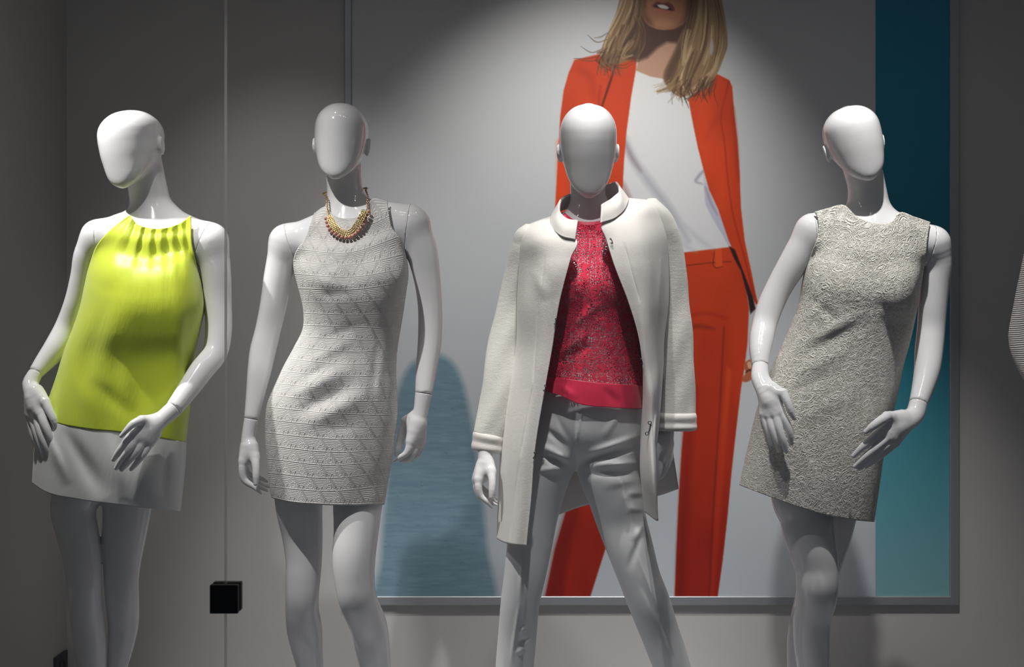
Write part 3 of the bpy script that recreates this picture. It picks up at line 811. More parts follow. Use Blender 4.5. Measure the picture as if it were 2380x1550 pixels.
M3 = dict(Y=3.15,
    head=(1367, 350, 214, 1, -8, 0, .84, -.012),
    neck=[[(1370, 530, .03, 54, .9), (1369, 490, .022, 46, 1), (1367, 455, .018, 41.5, 1), (1367, 390, .015, 44, 1)]],
    torso=[(1370, 520, .01, 56, .75), (1372, 560, 0, 88, .66), (1375, 620, 0, 92, .80), (1375, 680, 0, 94, .84), (1377, 760, 0, 98, .74), (1378, 850, 0, 100, .70),
           (1378, 930, .01, 104, .70), (1376, 1000, .01, 102, .72)],
    ells=[(1320, 665, -.066, .050, .044, .056), (1425, 660, -.066, .050, .044, .056)],
    clav=[[(1362, 530, .012, 42, .8), (1300, 545, .01, 36, .85), (1246, 572, .01, 34, .9)], [(1380, 520, .012, 42, .8), (1440, 515, .01, 36, .85), (1502, 528, .01, 34, .9)]],
    legs=[[(1300, 1010, .01, 50), (1244, 1180, .0, 46), (1230, 1270, -.01, 42), (1221, 1330, -.015, 38), (1209, 1400, -.01, 34), (1203, 1470, .01, 34), (1196, 1550, .02, 33), (1190, 1640, .03, 26), (1186, 1740, .04, 21), (1185, 1800, .03, 24), (1184, 1812, -.04, 20), (1183, 1822, -.12, 14)],
          [(1430, 1010, .01, 50), (1428, 1153, .0, 50), (1463, 1272, -.01, 42), (1487, 1347, -.015, 38), (1508, 1398, -.01, 36), (1530, 1460, .01, 35), (1560, 1547, .02, 32), (1590, 1640, .03, 26), (1615, 1740, .04, 21), (1625, 1800, .03, 24), (1628, 1812, -.04, 20), (1630, 1822, -.12, 14)]],
    arms=[[(1246, 572, .01, 34), (1215, 640, .015, 32), (1190, 730, .02, 29), (1168, 830, .01, 27), (1148, 930, -.01, 23), (1130, 1020, -.035, 17), (1127, 1044, -.04, 16.5)],
          [(1502, 528, .01, 34), (1540, 620, .02, 32), (1566, 720, .03, 29), (1572, 800, .03, 27), (1567, 900, .03, 23), (1553, 975, .03, 17), (1551, 990, .03, 16.5)]],
    seams=[(1243, 535, 1256, 600), (1510, 490, 1498, 560)], seamR=.1,
    hands=[dict(Y=3.15, axis=(.3, -.95, 0), flat=1.0, palm=[[(1127, 1044, -.04, 16.5), (1128, 1068, -.045, 19), (1128, 1090, -.045, 20), (1124, 1104, -.045, 17)],
                        [(1126, 1085, -.05, 14), (1113, 1114, -.066, 11)], [(1124, 1085, -.045, 14), (1109, 1114, -.045, 11.5)], [(1124, 1085, -.035, 14), (1108, 1112, -.022, 11)], [(1126, 1085, -.028, 12), (1112, 1108, .0, 10)],
                        [(1134, 1078, -.055, 13), (1142, 1097, -.07, 12)]],
                fingers=[[(1113, 1113, -.066, 10.5), (1112, 1132, -.072, 9.2), (1117, 1152, -.072, 8), (1130, 1165, -.074, 5.6), (1138, 1173, -.074, 4), (1144, 1180, -.074, 2.2)],
                         [(1109, 1114, -.045, 11), (1108, 1135, -.042, 9), (1117, 1155, -.04, 7.6), (1133, 1163, -.042, 6), (1148, 1171, -.044, 4.6), (1155, 1173, -.044, 2.6)],
                         [(1108, 1112, -.022, 10.5), (1108, 1130, -.016, 9), (1120, 1148, -.014, 7.6), (1140, 1156, -.018, 6), (1155, 1168, -.02, 3.2)],
                         [(1112, 1108, .0, 9.5), (1112, 1122, .006, 8), (1124, 1138, .008, 7), (1142, 1148, .004, 5.4), (1154, 1160, .002, 3.2)],
                         [(1141, 1094, -.07, 11.5), (1144, 1120, -.088, 8.6), (1143, 1140, -.094, 8), (1142, 1155, -.096, 6)]]),
           dict(Y=3.15, axis=(.7, -.7, 0), flat=1.0, palm=[[(1551, 990, .03, 16.5), (1549, 1010, .03, 18), (1543, 1036, .03, 20), (1541, 1050, .03, 17)],
                        [(1543, 1032, .025, 14), (1534, 1060, .015, 10.5)], [(1545, 1034, .03, 14), (1542, 1066, .03, 10.5)], [(1547, 1034, .035, 13), (1550, 1068, .045, 10)], [(1549, 1030, .04, 12), (1554, 1062, .06, 9)],
                        [(1540, 1018, .018, 13), (1529, 1038, .005, 11)]],
                fingers=[[(1534, 1060, .015, 10), (1533, 1080, .01, 8.8), (1530, 1100, .008, 7.4), (1527, 1114, .008, 5)],
                         [(1542, 1066, .03, 10), (1541, 1086, .028, 8.6), (1535, 1104, .026, 7), (1529, 1114, .026, 4.6)],
                         [(1550, 1068, .045, 9.5), (1546, 1088, .044, 8), (1538, 1104, .042, 6.6), (1531, 1113, .042, 4.4)],
                         [(1554, 1062, .06, 8.6), (1551, 1080, .06, 7.4), (1544, 1094, .058, 6), (1538, 1102, .058, 4)],
                         [(1530, 1036, .006, 10.5), (1525, 1054, -.004, 9), (1523, 1070, -.008, 7.6), (1524, 1078, -.008, 5.6)]])])

M4 = dict(Y=3.2,
    head=(1986, 337, 182, 1, 0, -12, .96, -.012),
    neck=[[(2020, 522, .03, 56, .9), (2018, 480, .022, 48, 1), (2015, 440, .017, 43, 1), (2000, 372, .012, 44, 1)]],
    torso=[(2015, 520, .01, 58, .75), (2018, 560, 0, 108, .60), (2018, 615, 0, 115, .70), (2010, 675, 0, 110, .77), (2000, 745, 0, 98, .75), (1975, 820, 0, 100, .73),
           (1940, 900, 0, 114, .74), (1915, 990, 0, 124, .76), (1904, 1060, 0, 120, .76), (1902, 1096, 0, 108, .76)],
    ells=[(1962, 668, -.066, .050, .044, .056), (2068, 676, -.066, .050, .044, .056)],
    clav=[[(2010, 532, .012, 44, .8), (1955, 530, .01, 38, .85), (1890, 540, .01, 42, .9)], [(2022, 532, .012, 46, .8), (2090, 542, .01, 40, .85), (2166, 568, .01, 39, .9)]],
    legs=[[(1870, 1090, -.02, 72), (1862, 1160, -.03, 67), (1873, 1197, -.035, 61), (1879, 1232, -.045, 60), (1889, 1276, -.055, 55), (1898, 1320, -.06, 50), (1899, 1365, -.065, 48), (1897, 1394, -.05, 46), (1890, 1423, -.03, 44.5), (1887, 1468, -.01, 43), (1891, 1550, .01, 38), (1896, 1640, .03, 27), (1900, 1730, .05, 21), (1900, 1785, .04, 24), (1900, 1800, -.03, 19), (1900, 1812, -.1, 14)],
          [(1945, 1100, .05, 62), (1936, 1180, .08, 57), (1926, 1240, .1, 52), (1907, 1320, .115, 44), (1888, 1400, .13, 41), (1871, 1470, .15, 39), (1864, 1550, .16, 34), (1862, 1640, .17, 26), (1866, 1730, .18, 20), (1866, 1770, .17, 24), (1868, 1778, .09, 19), (1870, 1788, .02, 14)]],
    arms=[[(1890, 543, .01, 42), (1862, 584, .015, 37), (1840, 618, .018, 33.5), (1812, 665, .022, 30.5), (1790, 712, .02, 30), (1777, 752, .01, 28.5), (1769, 792, -.02, 27.5), (1766, 825, -.05, 23), (1767, 851, -.07, 19)],
          [(2166, 568, .01, 40), (2178, 615, .014, 33), (2173, 660, .018, 32), (2168, 710, .02, 32), (2164, 765, .018, 31.5), (2160, 805, .005, 32), (2154, 864, -.03, 29), (2144, 905, -.06, 24.5), (2134, 938, -.085, 20.8)]],
    seams=[(1887, 492, 1890, 581), (2172, 528, 2162, 570)], seamR=.115,
    hands=[dict(Y=3.2, axis=(1, .1, -.2), palm=[[(1767, 851, -.07, 18.6, .95), (1767, 878, -.095, 21.5), (1781, 905, -.12, 26), (1794, 932, -.135, 26)],
                        [(1795, 925, -.135, 16), (1814, 957, -.152, 11)], [(1792, 928, -.135, 16), (1803, 963, -.152, 11.5)], [(1788, 925, -.13, 16), (1789, 967, -.145, 11)], [(1780, 918, -.122, 14), (1775, 963, -.135, 10)],
                        [(1795, 900, -.13, 15), (1820, 915, -.15, 12)]],
                fingers=[[(1814, 957, -.152, 11), (1827, 981, -.162, 9.8), (1836, 1009, -.165, 8.3), (1839, 1030, -.162, 6)],
                         [(1803, 963, -.152, 11), (1811, 996, -.164, 9.4), (1821, 1026, -.168, 8), (1827, 1048, -.165, 6)],
                         [(1789, 967, -.145, 10.5), (1796, 998, -.157, 9), (1806, 1028, -.16, 7.8), (1811, 1047, -.158, 5.8)],
                         [(1775, 963, -.135, 9.6), (1782, 993, -.144, 8), (1789, 1017, -.146, 7), (1792, 1033, -.145, 5.2)],
                         [(1820, 913, -.15, 12), (1831, 936, -.165, 9.6), (1839, 958, -.17, 8.3), (1846, 972, -.17, 5.6)]]),
           dict(Y=3.2, axis=(-.6, .3, .75), palm=[[(2134, 938, -.085, 20.5), (2127, 962, -.1, 21.5), (2104, 978, -.125, 25), (2082, 990, -.14, 25)],
                        [(2088, 982, -.138, 17), (2046, 1003, -.158, 12.5)], [(2088, 990, -.138, 16), (2062, 1017, -.158, 11)], [(2090, 997, -.135, 15), (2071, 1025, -.152, 10.5)], [(2095, 1000, -.13, 14), (2079, 1031, -.145, 9.6)],
                        [(2098, 966, -.13, 14), (2060, 968, -.16, 12)]],
                fingers=[[(2046, 1003, -.158, 12), (2024, 1023, -.166, 10.3), (2003, 1041, -.164, 8.6), (1984, 1060, -.158, 6)],
                         [(2062, 1017, -.158, 10.8), (2038, 1039, -.168, 9.2), (2011, 1062, -.166, 7.8), (1987, 1084, -.158, 5.6)],
                         [(2071, 1025, -.152, 10.4), (2048, 1046, -.162, 8.8), (2021, 1069, -.16, 7.4), (1996, 1089, -.155, 5.4)],
                         [(2079, 1031, -.145, 9.4), (2058, 1050, -.153, 8), (2034, 1069, -.152, 6.8), (2012, 1085, -.15, 5)],
                         [(2062, 968, -.16, 12), (2043, 980, -.175, 10.4), (2027, 992, -.178, 9.2), (2012, 1004, -.176, 6)]])])

M5 = dict(Y=3.2, h=.006,
    head=(2560, 345, 195, 0, 0, 0, .88, -.01),
    neck=[[(2562, 520, .03, 54, .9), (2561, 480, .022, 46, 1), (2560, 440, .017, 42, 1), (2560, 380, .012, 44, 1)]],
    torso=[(2562, 520, .01, 56, .75), (2562, 560, 0, 88, .66), (2562, 620, 0, 90, .8), (2562, 680, 0, 90, .85), (2562, 760, 0, 88, .8), (2562, 850, 0, 104, .72), (2562, 940, 0, 122, .74), (2562, 1040, 0, 126, .76), (2562, 1100, 0, 112, .8)],
    ells=[(2512, 665, -.066, .050, .044, .056), (2612, 665, -.066, .050, .044, .056)],
    clav=[[(2555, 530, .012, 42, .8), (2500, 538, .01, 38, .85), (2440, 560, .01, 38, .9)], [(2570, 530, .012, 42, .8), (2625, 538, .01, 38, .85), (2685, 560, .01, 38, .9)]],
    legs=[[(2505, 1090, 0, 60), (2503, 1187, .0, 55), (2505, 1303, .0, 46), (2508, 1390, .0, 40), (2510, 1470, .02, 42), (2512, 1560, .04, 34), (2515, 1650, .05, 25), (2518, 1740, .06, 21), (2518, 1795, .05, 24), (2516, 1805, -.03, 19), (2514, 1815, -.1, 14)],
          [(2620, 1090, 0, 60), (2622, 1187, .0, 55), (2622, 1303, .0, 46), (2620, 1390, .0, 40), (2618, 1470, .02, 42), (2616, 1560, .04, 34), (2614, 1650, .05, 25), (2612, 1740, .06, 21), (2612, 1795, .05, 24), (2614, 1805, -.03, 19), (2616, 1815, -.1, 14)]],
    arms=[[(2440, 560, .01, 38), (2418, 640, .02, 33), (2398, 730, .03, 31), (2388, 790, .03, 30), (2408, 850, .0, 28), (2440, 905, -.04, 22), (2462, 940, -.07, 18)],
          [(2685, 560, .01, 38), (2702, 640, .015, 33), (2712, 730, .02, 30), (2716, 800, .02, 29), (2712, 880, .0, 25), (2706, 950, -.02, 19)]],
    seams=[(2436, 520, 2446, 590), (2690, 520, 2680, 590)], seamR=.11,
    hands=[dict(Y=3.2, axis=(.5, .3, -.8), palm=[[(2462, 940, -.07, 17.5), (2474, 958, -.085, 18), (2488, 975, -.1, 20), (2496, 985, -.105, 18)], [(2490, 975, -.1, 15), (2510, 985, -.115, 11)], [(2486, 978, -.1, 15), (2504, 998, -.112, 11)], [(2480, 980, -.095, 14), (2494, 1006, -.106, 10)], [(2476, 978, -.09, 12), (2484, 1008, -.098, 9)], [(2484, 962, -.1, 13), (2505, 962, -.115, 11)]],
                fingers=[[(2510, 985, -.115, 10.5), (2530, 1004, -.12, 9), (2548, 1024, -.115, 6)], [(2504, 998, -.112, 10.5), (2522, 1022, -.118, 9), (2536, 1044, -.114, 6)], [(2494, 1006, -.106, 10), (2510, 1032, -.112, 8.4), (2521, 1052, -.11, 5.6)], [(2484, 1008, -.098, 9), (2496, 1032, -.104, 7.6), (2504, 1048, -.102, 5)], [(2504, 962, -.115, 11), (2522, 966, -.122, 9), (2538, 974, -.122, 6)]]),
           dict(Y=3.2, axis=(.3, .95, 0), palm=[[(2706, 950, -.02, 18.5), (2704, 985, -.025, 18), (2702, 1015, -.028, 20), (2701, 1030, -.028, 17)], [(2701, 1015, -.035, 14), (2699, 1045, -.055, 10.5)], [(2702, 1015, -.03, 14), (2701, 1048, -.032, 10.5)], [(2703, 1015, -.02, 13), (2703, 1046, -.01, 10)], [(2704, 1012, -.014, 12), (2705, 1040, .01, 9)], [(2698, 1000, -.04, 13), (2690, 1022, -.06, 11)]],
                fingers=[[(2699, 1045, -.055, 10), (2697, 1075, -.062, 8.6), (2690, 1108, -.062, 6)], [(2701, 1048, -.032, 10), (2698, 1082, -.034, 8.6), (2690, 1116, -.034, 6)], [(2703, 1046, -.01, 9.6), (2700, 1080, -.01, 8), (2692, 1110, -.01, 5.6)], [(2705, 1040, .01, 8.6), (2702, 1066, .01, 7.4), (2696, 1092, .01, 5)], [(2690, 1020, -.06, 11), (2685, 1044, -.072, 9), (2683, 1068, -.076, 6)]])])

def make_mannequin(S, label):
    Y = S['Y']; c = W(S['torso'][4][0], CY, Y)
    root = thing('mannequin', label, 'mannequin', (c[0], Y, 0.0), 'egg-headed mannequins in the shop window')
    V, Q, body, Mh, hc, H = build_body(S)
    # rest the lowest foot on the floor
    o, arms = split_arms(V, Q, S, root, M['plastic'])
    for h, a in zip(S['hands'], arms): build_hand(h, h['Y'], root, a, M['plastic'])
    S['body'] = body; S['root'] = root; S['bodyobj'] = o
    return root
# ---------------------------------------------------------------- camera
cam = bpy.data.cameras.new('camera'); co = bpy.data.objects.new('camera', cam); COL.objects.link(co)
co.location = (0, 0, CZ); co.rotation_euler = (math.pi/2, 0, 0)
cam.sensor_width = 36; cam.lens = 36*FPX/2380; cam.clip_start = .05
cam.dof.use_dof = True; cam.dof.focus_distance = 3.15; cam.dof.aperture_fstop = 7.1
scene.camera = co

# ---------------------------------------------------------------- room shell
def slab(name, *a, mat):
    bm = bmesh.new(); box_bm(bm, *a); o = bm_obj(name, bm, mat); tag(o, kind='structure'); return o
XL = W(155, 775, YW)[0]
slab('wall_back', XL-.1, 3.4, YW, YW+.1, -.05, 3.0, mat=M['wall'])
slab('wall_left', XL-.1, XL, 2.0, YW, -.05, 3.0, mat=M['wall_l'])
slab('wall_right', 3.3, 3.4, 2.0, YW, -.05, 3.0, mat=M['wall'])
slab('floor', XL-.1, 3.4, -1.2, YW+.1, -.06, 0.0, mat=M['floor'])
slab('ceiling', XL-.1, 3.4, 2.0, YW+.1, 3.0, 3.06, mat=M['wall'])

# shop window: two panes meeting at a vertical joint
YG = 2.1; xs = W(523.5, 0, YG)[0]
def pane(name, x0, x1, edge):
    bm = bmesh.new(); box_bm(bm, x0, x1, YG, YG+.008, 0.0, 2.98)
    me = bpy.data.meshes.new(name); bm.to_mesh(me); bm.free(); o = link(name, me, M['glass']); me.materials.append(M['glass_edge'])
    for p in me.polygons:
        if p.normal.x*edge > .9: p.material_index = 1
    tag(o, kind='structure'); return o
pane('window_1', XL, xs-.0012, 1); pane('window_2', xs+.0012, 3.3, -1)

# clamp on the joint
cl = thing('glass_clamp', 'small black square clamp bolted over the joint of the two glass panes', 'clamp', tuple(W(523, 1393, YG)))
def cpart(name, x0, x1, z0, z1, y0, y1):
    bm = bmesh.new(); box_bm(bm, x0, x1, y0, y1, z0, z1, .0012); o = bm_obj(name, bm, M['black']); place(o, cl); return o
a, b = W(487, 1426.5, YG-.014), W(552.5, 1360, YG-.014)
cpart('front_plate', a[0], b[0], a[2], b[2], YG-.014, YG-.0005)
cpart('back_plate', a[0], b[0], a[2], b[2], YG+.0085, YG+.024)

# wall socket on the left wall
sk = thing('wall_socket', 'dark square power socket low on the side wall behind the lime mannequin', 'socket', (XL, 3.86, .14))
zt = W(155, 1507, YW)[2]; y1 = YW-.012; y0 = y1-.105
bm = bmesh.new(); box_bm(bm, XL, XL+.009, y0, y1, zt-.09, zt, .003); place(bm_obj('cover_plate', bm, M['dark']), sk)
bm = bmesh.new()
cy, cz = (y0+y1)/2, zt-.045
for k, (r, x) in enumerate(((.021, .0125), (.017, .0125))): pass
seg = 40
ring = lambda r, x: [bm.verts.new((XL+x, cy+r*math.cos(2*math.pi*i/seg), cz+r*math.sin(2*math.pi*i/seg))) for i in range(seg)]
R = [ring(.024, .009), ring(.024, .0125), ring(.019, .0125), ring(.018, .003)]
for p, q in zip(R, R[1:]):
    for i in range(seg): bm.faces.new((p[i], p[(i+1) % seg], q[(i+1) % seg], q[i]))
bm.faces.new(R[-1]); place(bm_obj('socket_well', bm, M['black']), sk)
import time as _t
_t0 = _t.time()
make_mannequin(M1, 'white mannequin leaning its head, dressed in a lime top with a white hem band')
make_mannequin(M2, 'white mannequin in a white embossed halter dress, gold and coral necklace at its throat')
make_mannequin(M3, 'white mannequin in an open cream coat, red lace top and white trousers')
make_mannequin(M4, 'white mannequin in a sleeveless cream corded lace dress before the teal stripe')
make_mannequin(M5, 'mannequin in a grey ribbed jumper cut off by the picture edge, only its elbow showing')
print('bodies', _t.time()-_t0)
# ---------------------------------------------------------------- clothes
def folds(*L):
    return lambda px, py: sum(ridge(px, py, *q) for q in L)

# --- lime top of the leaning figure
R1 = M1['root']
top_rows = [[(302, 500), (318, 520), (345, 530), (385, 530), (420, 518), (443, 501)],
            [(284, 513), (330, 538), (380, 540), (425, 530), (443.5, 522)],
            [(250, 542), (340, 562), (444, 548)], [(224, 573), (340, 600), (447, 575)],
            [(209, 612), (340, 628), (454, 605)], [(196, 666), (335, 690), (468, 664)], [(188, 705), (330, 720), (473, 705)],
            [(171, 758), (320, 775), (463, 765)], [(150, 813), (310, 830), (452, 820)], [(130, 878), (300, 900), (445, 890)],
            [(112, 930), (290, 960), (436, 960)], [(100, 972), (140, 985), (200, 996), (275, 1003), (350, 1014), (428, 1027)]]
top_prof = [(.055, .06, .01), (.06, .065, .01), (.08, .075, .01), (.095, .085, .01), (.122, .095, .005), (.140, .10, 0), (.143, .10, 0),
            (.136, .10, 0), (.12, .105, 0), (.122, .11, 0), (.125, .115, 0), (.128, .12, 0)]
PL = [(306, 508, 236, 640, 9, .0045), (316, 520, 262, 668, 8, -.005), (327, 527, 290, 690, 8, .005), (338, 531, 308, 640, 7, -.006), (350, 533, 336, 700, 9, .005),
      (362, 533, 356, 640, 7, -.0045), (374, 533, 374, 700, 8, .0045), (388, 532, 391, 640, 7, -.005), (400, 529, 408, 700, 8, .0045), (411, 524, 421, 650, 6, -.005), (422, 518, 434, 660, 6, .004), (432, 511, 441, 640, 5, -.003)]
f1l = folds((300, 640, 200, 960, 44, .007), (345, 680, 330, 1030, 40, -.007), (415, 660, 412, 1040, 26, .008), (250, 690, 160, 980, 26, -.006), (300, 740, 285, 1040, 24, .004), (446, 640, 430, 1040, 14, -.004), (160, 860, 240, 1000, 26, .004), (210, 880, 330, 990, 20, -.004))
f1 = lambda px, py: f1l(px, py)+sum(gather(px, py, *q) for q in PL)
top = shell('top', top_rows, top_prof, M['lime'], M1['Y'], M1['body'], clr=.007, arm_row=4, fold=f1, root=R1, nr=170, nc=140)
top['label'] = 'lime green sleeveless satin top gathered at the neck'
hem_rows = [[(99, 972), (140, 985), (200, 996), (275, 1003), (350, 1014), (429, 1027)], [(82, 1030), (180, 1058), (300, 1085), (426, 1082)],
            [(77, 1085), (175, 1112), (290, 1140), (420, 1140)], [(75, 1122), (100, 1140), (180, 1160), (275, 1172), (350, 1182), (415, 1188)]]
f1b = folds((100, 985, 160, 1130, 12, .010), (150, 990, 240, 1160, 20, -.014), (250, 1000, 290, 1165, 18, .006), 
            (330, 1020, 345, 1170, 30, .008), (385, 1030, 378, 1180, 14, -.006))
hem = shell('hem_band', hem_rows, [(.1265, .12, 0), (.132, .125, 0), (.134, .13, 0), (.135, .13, 0)], M['satin_w'], M1['Y'], M1['body'], clr=.008, fold=f1b, nr=70, nc=140)
hem.parent = top; hem['label'] = 'white satin hem band'

# --- embossed halter dress
R2 = M2['root']
d2 = [[(731, 495), (756, 481), (775, 500), (810, 508), (845, 497), (866, 462), (900, 468)],
      [(722, 520), (770, 520), (812, 528), (852, 517), (903, 495)],
      [(711, 552), (810, 560), (911, 530)], [(690, 582), (810, 590), (929, 553)], [(682, 617), (815, 625), (945, 604)], [(690, 655), (818, 660), (948, 640)],
      [(700, 692), (820, 692), (943, 678)], [(706, 728), (820, 732), (936, 728)], [(704, 764), (818, 768), (928, 775)], [(683, 808), (805, 820), (922, 815)],
      [(660, 850), (795, 862), (919, 860)], [(636, 902), (780, 915), (921, 910)], [(620, 945), (772, 960), (922, 965)], [(617, 1000), (770, 1015), (917, 1015)],
      [(621, 1070), (768, 1085), (909, 1075)], [(627, 1130), (765, 1140), (899, 1128)], [(632, 1157), (669, 1166), (746, 1173), (820, 1175), (892, 1173)]]
p2 = [(.05, .06, .01), (.055, .07, .01), (.065, .08, .01), (.09, .085, .005), (.112, .09, 0), (.128, .095, 0), (.126, .095, 0), (.112, .09, 0), (.100, .09, 0),
      (.098, .10, 0), (.105, .115, 0), (.115, .125, 0), (.12, .13, 0), (.123, .13, 0), (.125, .13, 0), (.124, .128, 0), (.123, .127, 0)]
f2 = folds((672, 968, 840, 885, 19.5, -0.0096), (660, 930, 830, 845, 16.9, 0.0070), (690, 1000, 880, 900, 20.8, 0.0070), (706, 880, 770, 845, 10.4, -0.0033), (700, 850, 850, 775, 13.0, 0.0033),
           (720, 800, 870, 740, 11.7, -0.0022), (705, 655, 790, 700, 11.7, -0.0033), (715, 640, 860, 690, 11.7, 0.0022), (730, 690, 880, 668, 14, -.0025),
           (880, 770, 862, 930, 9.1, -0.0033), (890, 800, 876, 960, 9.1, 0.0033), (740, 1010, 870, 965, 20.8, -0.0028), (705, 610, 790, 560, 10.4, 0.0017), (725, 640, 830, 590, 10.4, -0.0017))
dress2 = shell('dress', d2, p2, M['jacquard'], M2['Y'], M2['body'], clr=.005, arm_row=5, fold=f2, root=R2, nr=220, nc=150, n=2.4, thick=.002)
dress2['label'] = 'white halter dress embossed with bands of triangles'

# --- corded lace dress
R4 = M4['root']
d4 = [[(1894, 492), (1920, 485), (1962, 477), (1990, 502), (2012, 514), (2045, 521), (2072, 517), (2090, 494), (2125, 504), (2161, 516)],
      [(1902, 510), (1960, 515), (2030, 535), (2100, 525), (2158, 533)], [(1902, 545), (2025, 565), (2154, 560)], [(1890, 581), (2022, 600), (2151, 594)],
      [(1877, 617), (2015, 640), (2145, 632)], [(1869, 650), (2005, 675), (2139, 672)], [(1860, 704), (1998, 720), (2132, 712)], [(1844, 750), (1985, 765), (2123, 757)],
      [(1827, 789), (1970, 805), (2114, 795)], [(1800, 847), (1950, 865), (2099, 850)], [(1780, 900), (1930, 920), (2086, 915)], [(1762, 956), (1915, 985), (2074, 965)],
      [(1745, 1028), (1900, 1060), (2054, 1055)], [(1732, 1085), (1890, 1120), (2043, 1130)], [(1723, 1129), (1783, 1152), (1844, 1174), (1919, 1197), (1988, 1209), (2031, 1213)]]
p4 = [(.05, .06, .01), (.06, .07, .01), (.075, .08, .01), (.095, .09, .005), (.112, .095, 0), (.12, .10, 0), (.115, .10, 0), (.11, .10, 0), (.108, .10, 0), (.112, .11, 0),
      (.118, .12, 0), (.124, .13, 0), (.13, .135, 0), (.135, .14, 0), (.137, .14, 0)]
f4 = folds((1850, 810, 2010, 720, 13.8, 0.0042), (1840, 840, 2030, 740, 13.8, -0.0036), (1820, 880, 2000, 800, 15.0, 0.0036), (1800, 930, 1980, 850, 17.5, -0.0036), (1880, 690, 1960, 760, 12.5, -0.0036),
           (1850, 760, 1930, 690, 10.0, 0.0024), (2040, 700, 2110, 760, 12.5, -0.0024), (1830, 990, 2010, 900, 22.5, 0.0030), (2000, 800, 2040, 1000, 22.5, -0.0024))
dress4 = shell('dress', d4, p4, M['guipure'], M4['Y'], M4['body'], clr=.006, arm_row=5, fold=f4, root=R4, nr=220, nc=150, n=2.3, thick=.003)
dress4['label'] = 'sleeveless cream dress of corded lace'

# --- red crochet top, trousers and open coat
R3 = M3['root']; Y3 = M3['Y']
t3 = [[(1312, 494), (1333, 510), (1368, 516), (1402, 510), (1422, 488)], [(1292, 520), (1368, 532), (1442, 515)], [(1270, 560), (1368, 566), (1468, 545)], [(1262, 610), (1370, 620), (1482, 600)],
      [(1258, 660), (1372, 668), (1488, 655)], [(1262, 720), (1372, 730), (1486, 720)], [(1266, 780), (1373, 790), (1484, 785)], [(1262, 840), (1375, 848), (1490, 850)],
      [(1256, 876), (1300, 880), (1400, 892), (1499, 897)]]
q3 = [(.05, .06, .012), (.065, .07, .01), (.08, .08, .01), (.1, .09, .005), (.115, .095, 0), (.112, .095, 0), (.108, .095, 0), (.11, .1, 0), (.114, .105, 0)]
ft3 = folds((1290, 830, 1370, 770, 9, .006), (1285, 850, 1380, 800, 9, -.006), (1330, 760, 1400, 700, 10, .004), (1290, 640, 1350, 700, 10, -.003))
rtop = shell('top', t3, q3, M['crochet'], Y3, M3['body'], clr=.007, arm_row=3, fold=ft3, root=R3, nr=130, nc=120, thick=.0)
rtop['label'] = 'red crochet lace top'
nb = shell('neck_band', [t3[0], [(x+(4 if x > 1368 else -4 if x < 1360 else 0), y+8) for x, y in t3[0]]], [(.056, .062, .012), (.060, .064, .012)], M['red_satin'], Y3, M3['body'], clr=.0085, arm_row=1, nr=14, nc=110, thick=.002)
nb.parent = rtop
b3 = [[(1255, 875), (1300, 879), (1400, 891), (1500, 896)], [(1253, 892), (1300, 900), (1375, 912), (1500, 925)], [(1251, 905), (1300, 918), (1345, 938), (1420, 947), (1500, 950)]]
rb = shell('hem_band', b3, [(.117, .108, 0), (.120, .11, 0), (.122, .11, 0)], M['red_satin'], Y3, None, fold=folds((1300, 890, 1340, 930, 10, .003), (1400, 900, 1440, 945, 12, -.003)), nr=40, nc=120)
rb.parent = rtop; rb['label'] = 'plain red satin hem band'

f = Field(W(1110, 1860, Y3-.02)-[.06, .22, 0], W(1680, 880, Y3)+[.06, .22, .02], .004)
f.chain(px_nodes([(1378, 900, 0, 112, .74), (1378, 940, 0, 121, .78), (1373, 985, 0, 124, .76)], Y3), n=20)
f.chain(px_nodes([(1305, 1010, 0, 62, 1.2), (1270, 1085, 0, 62, 1.15), (1244, 1180, 0, 57, 1.1), (1230, 1270, -.01, 52.5), (1221, 1330, -.015, 49), (1209, 1400, -.01, 45.5), (1203, 1470, .01, 45), (1196, 1550, .02, 44.5), (1190, 1640, .03, 40), (1186, 1770, .03, 36)], Y3), k=.02, n=90, flat1=True)
f.chain(px_nodes([(1425, 1010, 0, 66, 1.15), (1412, 1085, 0, 70, 1.1), (1430, 1153, 0, 63.5, 1.08), (1443, 1205, 0, 58.5), (1464, 1272, -.01, 54), (1488, 1347, -.015, 49), (1508, 1398, -.012, 49), (1530, 1460, .01, 46), (1561, 1547, .02, 43), (1588, 1640, .03, 39), (1614, 1770, .03, 35)], Y3), k=.010, n=90, flat1=True)
f.smooth(f.lo, f.lo+f.h*f.n, 4)
V, Q = surface_nets(f, 3)
ppx = CX+FPX*V[:, 0]/V[:, 1]; ppy = CY+FPX*(CZ-V[:, 2])/V[:, 1]
